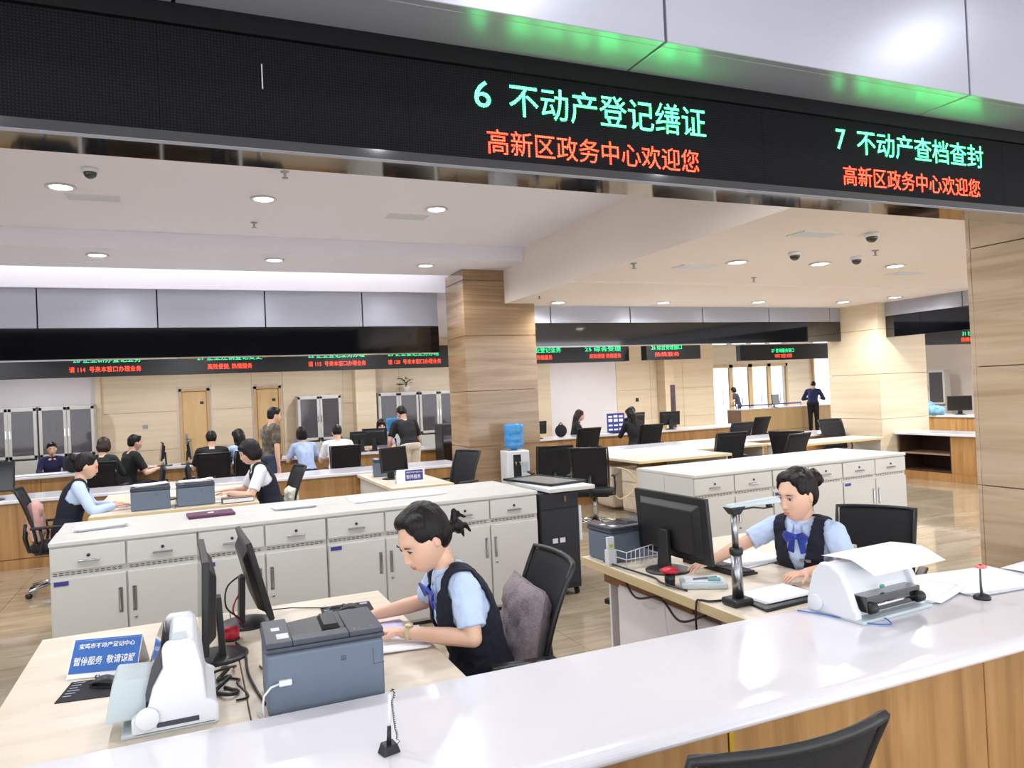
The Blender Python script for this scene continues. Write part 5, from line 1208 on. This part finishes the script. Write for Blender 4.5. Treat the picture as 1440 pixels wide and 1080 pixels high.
cable([(2.20, 3.25, 0.70), (2.18, 3.2, 0.5), (2.19, 3.16, 0.3), (2.2, 3.1, 0.1)], 'pale thin cord hanging under the right desk', 0.003, M['whiteplastic'])
cable([(2.30, 2.42, 0.786), (2.36, 2.30, 0.786), (2.40, 2.16, 0.786), (2.46, 2.10, 0.788), (2.50, 2.16, 0.79)], 'thin blue cord looping around the ticket printer on the counter', 0.0028, M['blue'])
cable([(5.1, 8.46, 0.70), (5.2, 8.36, 0.66), (5.32, 8.34, 0.50), (5.22, 8.36, 0.36), (5.08, 8.4, 0.30), (5.02, 8.44, 0.42)], 'looped beige cable hanging from the empty maple desk', 0.010, M['maple_edge'])

# ---- equipment rack and glass frame
t = thing('equipment_rack', 'black equipment rack at the right end of the near cabinets', 'rack', (2.86, 5.78, 0), R(2))
G().box(-0.21, 0.17, -0.10, 0.50, 0.06, 0.885).build('case', mat('rack_black', (26, 28, 36), 0.5, var=0.05), t, bevel=0.012)
G().box(-0.20, 0.16, -0.107, -0.10, 0.10, 0.74).build('front_door', mat('rack_door', (32, 34, 44), 0.55, var=0.05), t, bevel=0.004)
G().box(-0.20, 0.16, -0.107, -0.10, 0.75, 0.875).build('top_drawer', mat('rack_door', (32, 34, 44), 0.55), t, bevel=0.004)
G().box(0.02, 0.04, -0.118, -0.106, 0.80, 0.85).build('handle', M['chrome'], t); G().box(-0.10, -0.05, -0.109, -0.106, 0.46, 0.50).box(-0.03, 0.02, -0.109, -0.106, 0.46, 0.50).build('white_logo', M['paper_grey'], t)
G().box(0.172, 0.20, -0.09, 0.02, 0.45, 0.75).build('side_panel', M['whiteplastic'], t, bevel=0.003)
for a in (-0.18, 0.14):
    for b_ in (-0.06, 0.44): G().cyl((a-0.012, b_, 0.03), (a+0.012, b_, 0.03), 0.03, n=14).build('caster', M['blackplastic'], t)
t = thing('worktop', 'white shelf end overhanging the black equipment rack', 'worktop', (2.88, 6.05, 0.895), R(2)); G().box(-0.18, 0.26, -0.45, 0.42, 0, 0.034).build('board', M['whiteplastic'], t, bevel=0.005); G().box(-0.18, 0.26, -0.452, -0.449, 0.004, 0.03).build('edge_band', M['cabinet'], t)
t = thing('picture_frame', 'black framed glass plate lying on the cabinets above the rack', 'frame', (2.92, 6.12, 0.93), R(12))
G().box(-0.20, 0.20, -0.36, -0.33, 0, 0.02).box(-0.20, 0.20, 0.33, 0.36, 0, 0.02).box(-0.20, -0.18, -0.36, 0.36, 0, 0.02).box(0.18, 0.20, -0.36, 0.36, 0, 0.02).build('frame', M['blackplastic'], t, bevel=0.002)
G().box(-0.18, 0.18, -0.33, 0.33, 0.006, 0.014).build('glass_plate', mat('plate_glass', (128, 140, 142), 0.08, var=0.05), t)
t = thing('desk_stool', 'low black foot platform on casters by the right desk end', 'stool', (3.05, 4.75, 0), R(20))
G().box(-0.25, 0.2, -0.18, 0.18, 0.16, 0.20).build('platform', M['blackfabric'], t, bevel=0.01)
for a in (-0.2, 0.15):
    for b_ in (-0.13, 0.13): G().cyl((a, b_, 0.03), (a, b_, 0.16), 0.012).build('leg', M['chrome'], t); G().cyl((a-0.01, b_, 0.025), (a+0.01, b_, 0.025), 0.025, n=12).build('caster', M['blackplastic'], t)

# ---- water dispensers
def dispenser(x, y, label):
    t = thing('water_dispenser', label, 'water dispenser', (x, y, 0), R(-5))
    G().box(-0.16, 0.16, -0.16, 0.16, 0.0, 0.95).build('body', M['whiteplastic'], t, bevel=0.015)
    G().box(-0.075, 0.035, -0.165, -0.155, 0.60, 0.90).build('tap_recess', M['blackplastic'], t, bevel=0.004)
    for a in (-0.05, 0.01): G().tube([(a, -0.16, 0.80), (a, -0.20, 0.80), (a, -0.205, 0.76)], 0.010, 8).build('tap', M['steel'], t)
    G().box(0.05, 0.13, -0.166, -0.158, 0.66, 0.80).build('drip_panel', M['paleplastic'], t, bevel=0.003)
    bt = mat('blue_bottle', (70, 150, 214), 0.1, var=0.12, scale=(30, 30, 30), alpha=0.85)
    G().lathe([(0.03, 0.94), (0.05, 0.97), (0.13, 1.0), (0.135, 1.03), (0.128, 1.05), (0.135, 1.08), (0.135, 1.14), (0.128, 1.16), (0.135, 1.18), (0.135, 1.28), (0.12, 1.31), (0.05, 1.315)], n=28).build('bottle', bt, t)
    return t
dispenser(4.07, 9.42, 'white water dispenser with a blue bottle before the centre column')
dispenser(3.88, 15.3, 'distant water dispenser with a blue bottle left of the glass cabinets')

# ---- cushions
def cushion(x, y, z, rz, w, h, th, m_, label, tilt=0):
    t = thing('cushion', label, 'cushion', (x, y, z), R(rz))
    def fn(sgn):
        def f(u, v):
            a, b = 2*u-1, 2*v-1; k = (max(0, 1-a**4)*max(0, 1-b**4))**0.5; s_ = 1-0.05*(1-abs(a*b))
            n_ = 0.010*noise.noise(Vector((a*2.2, b*2.2, sgn)))+0.008*noise.noise(Vector((a*5, b*5, sgn*3)))
            return Vector((a*w/2*s_, sgn*(th/2*k+n_*k*2), b*h/2*s_+h/2))
        return f
    rt = Matrix.Rotation(R(tilt), 4, 'X')
    G().grid(fn(1), 22, 22).xf(rt).build('front_cover', m_, t); G().grid(fn(-1), 22, 22).xf(rt).build('back_cover', m_, t)
    pts = [fn(1)(u/8, 0) for u in range(9)]+[fn(1)(1, u/8) for u in range(1, 9)]+[fn(1)(1-u/8, 1) for u in range(1, 9)]+[fn(1)(0, 1-u/8) for u in range(1, 9)]
    G().tube(pts, 0.004, 5).xf(rt).build('piping', m_, t)
    return t
cushion(1.275, 3.03, 0.50, 84, 0.42, 0.42, 0.15, mat('grey_linen', (140, 128, 132), 0.95, var=0.15, scale=(50, 50, 50), bump=0.5, bscale=120), 'grey linen cushion standing behind the writing woman', tilt=10)
cushion(-1.38, 8.49, 0.50, -86, 0.36, 0.40, 0.13, mat('pink_plush', (214, 168, 160), 0.95, var=0.1, bump=0.4, bscale=80), 'pale pink cushion on the chair at the far left', tilt=4)
cushion(0.98, 8.66, 0.50, 96, 0.34, 0.30, 0.12, mat('cream_plush', (226, 222, 206), 0.95, var=0.06, bump=0.4, bscale=80), 'cream cushion behind the woman typing beyond the cabinets', tilt=8)

# ---- far small things
t = thing('poster_stand', 'blue and white patterned notice board standing on the rear counter', 'sign', (8.30, 13.72, 0.78), R(-8))
G().box(-0.20, 0.20, 0, 0.015, 0.02, 0.42).build('board', mat('poster_blue', (44, 56, 150), 0.4), t, bevel=0.003)
rng = random.Random(4)
for i in range(4):
    for j in range(3): G().box(-0.17+j*0.12, -0.08+j*0.12, -0.002, 0, 0.06+i*0.09, 0.06+i*0.09+rng.uniform(0.03, 0.07)).build('printed_block', M['paper'], t)
G().box(-0.12, 0.12, -0.03, 0.10, 0, 0.02).build('foot', M['blackplastic'], t)
def bottle(x, y, z, h, r, m_, label):
    t = thing('bottle', label, 'bottle', (x, y, z)); G().lathe([(r, 0), (r, h*0.62), (r*0.45, h*0.8), (r*0.4, h*0.9)], n=14).build('body', m_, t); G().lathe([(r*0.48, h*0.88), (r*0.48, h), (r*0.3, h)], n=14).build('cap', M['whiteplastic'], t)
bottle(6.20, 13.6, 0.78, 0.26, 0.05, M['blue'], 'blue spray bottle on the rear counter beside the centre column')
bottle(19.7, 19.5, 0.86, 0.36, 0.09, M['blackplastic'], 'dark flask at the right end of the distant reception desk')
t = thing('backpack', 'round black backpack on the rear counter left of the brown-haired woman', 'bag', (6.95, 13.65, 0.78)); g = G(); g.ball((0, 0, 0.13), (0.13, 0.09, 0.13), 16, 10); g.build('body', M['blackfabric'], t); G().tube([(-0.05, 0, 0.25), (0, 0, 0.30), (0.05, 0, 0.25)], 0.01, 7).build('handle', M['blackfabric'], t)
t = thing('backpack', 'black bag slumped on the counter at the far left', 'bag', (-1.72, 13.6, 0.78)); g = G(); g.ball((0, 0, 0.14), (0.12, 0.09, 0.14), 16, 10); g.build('body', M['blackfabric'], t); G().tube([(-0.05, 0, 0.26), (0, 0, 0.31), (0.05, 0, 0.26)], 0.01, 7).build('handle', M['blackfabric'], t)
sheets(-2.3, 13.6, 0.78, 3, 1.0, 0.3, 4, 'row of loose papers on the back counter at far left', jit=4)
sheets(7.85, 13.65, 0.78, 5, 0.5, 0.25, 3, 'papers on the rear counter before the brown-haired woman')
sheets(3.5, 13.55, 0.78, 5, 0.7, 0.3, 4, 'papers spread before the bent man in black')
t = thing('computer_tower', 'black computer tower standing at the right of the bent man', 'computer', (4.25, 13.0, 0.0), R(0)); G().box(-0.12, 0.12, -0.22, 0.22, 0.0, 1.22).build('case', M['blackplastic'], t, bevel=0.006); G().box(-0.10, 0.10, -0.224, -0.22, 0.4, 1.15).build('front_panel', M['blackgloss'], t)
t = thing('roll_banner', 'tall narrow dark banner by the stone pilaster in the back hall', 'banner', (11.55, 16.2, 0)); G().box(-0.07, 0.07, -0.01, 0.01, 0.06, 1.75).build('banner', mat('banner_dark', (60, 44, 48), 0.6, var=0.6, scale=(3, 3, 9)), t); G().box(-0.12, 0.12, -0.08, 0.08, 0, 0.06).build('foot', M['steel'], t)
t = thing('clothing_pile', 'light blue jacket and bag heaped on the oak counter at the far right', 'clothes', (15.95, 12.1, 0.78))
g = G(); g.ball((0, 0, 0.10), (0.18, 0.22, 0.13), 14, 9).ball((0.05, 0.2, 0.16), (0.12, 0.14, 0.17), 14, 9); g.build('jacket', mat('ice_blue', (120, 165, 196), 0.9, var=0.4), t); G().ball((-0.05, 0.42, 0.12), (0.10, 0.12, 0.12), 12, 8).build('bag', mat('mauve', (150, 110, 128), 0.9), t)
t = thing('queue_barrier', 'retractable belt barrier before the glass entrance', 'barrier', (17.9, 21.3, 0))
for a in (0, 3.0): G().cyl((a, 0, 0.02), (a, 0, 0.95), 0.03).lathe([(0.16, 0), (0.16, 0.02), (0.03, 0.04)], (a, 0, 0)).build('post', M['steel'], t)
G().box(0.03, 2.97, -0.004, 0.004, 0.86, 0.91).build('belt', M['navyblue'], t)
# hanging rods of the far LED screens
for o in [o for o in C.objects if o.name.startswith('led_screen') and o.location.y > 5]:
    ln = max(v[0] for ch in o.children for v in [c for c in ch.bound_box]) if o.children else 1
    for x in (0.2, ln-0.2): G().cyl((x, 0.1, 0.36), (x, 0.1, 3.2-o.location.z), 0.02, n=8).build('hanging_rod', M['steel'], o)
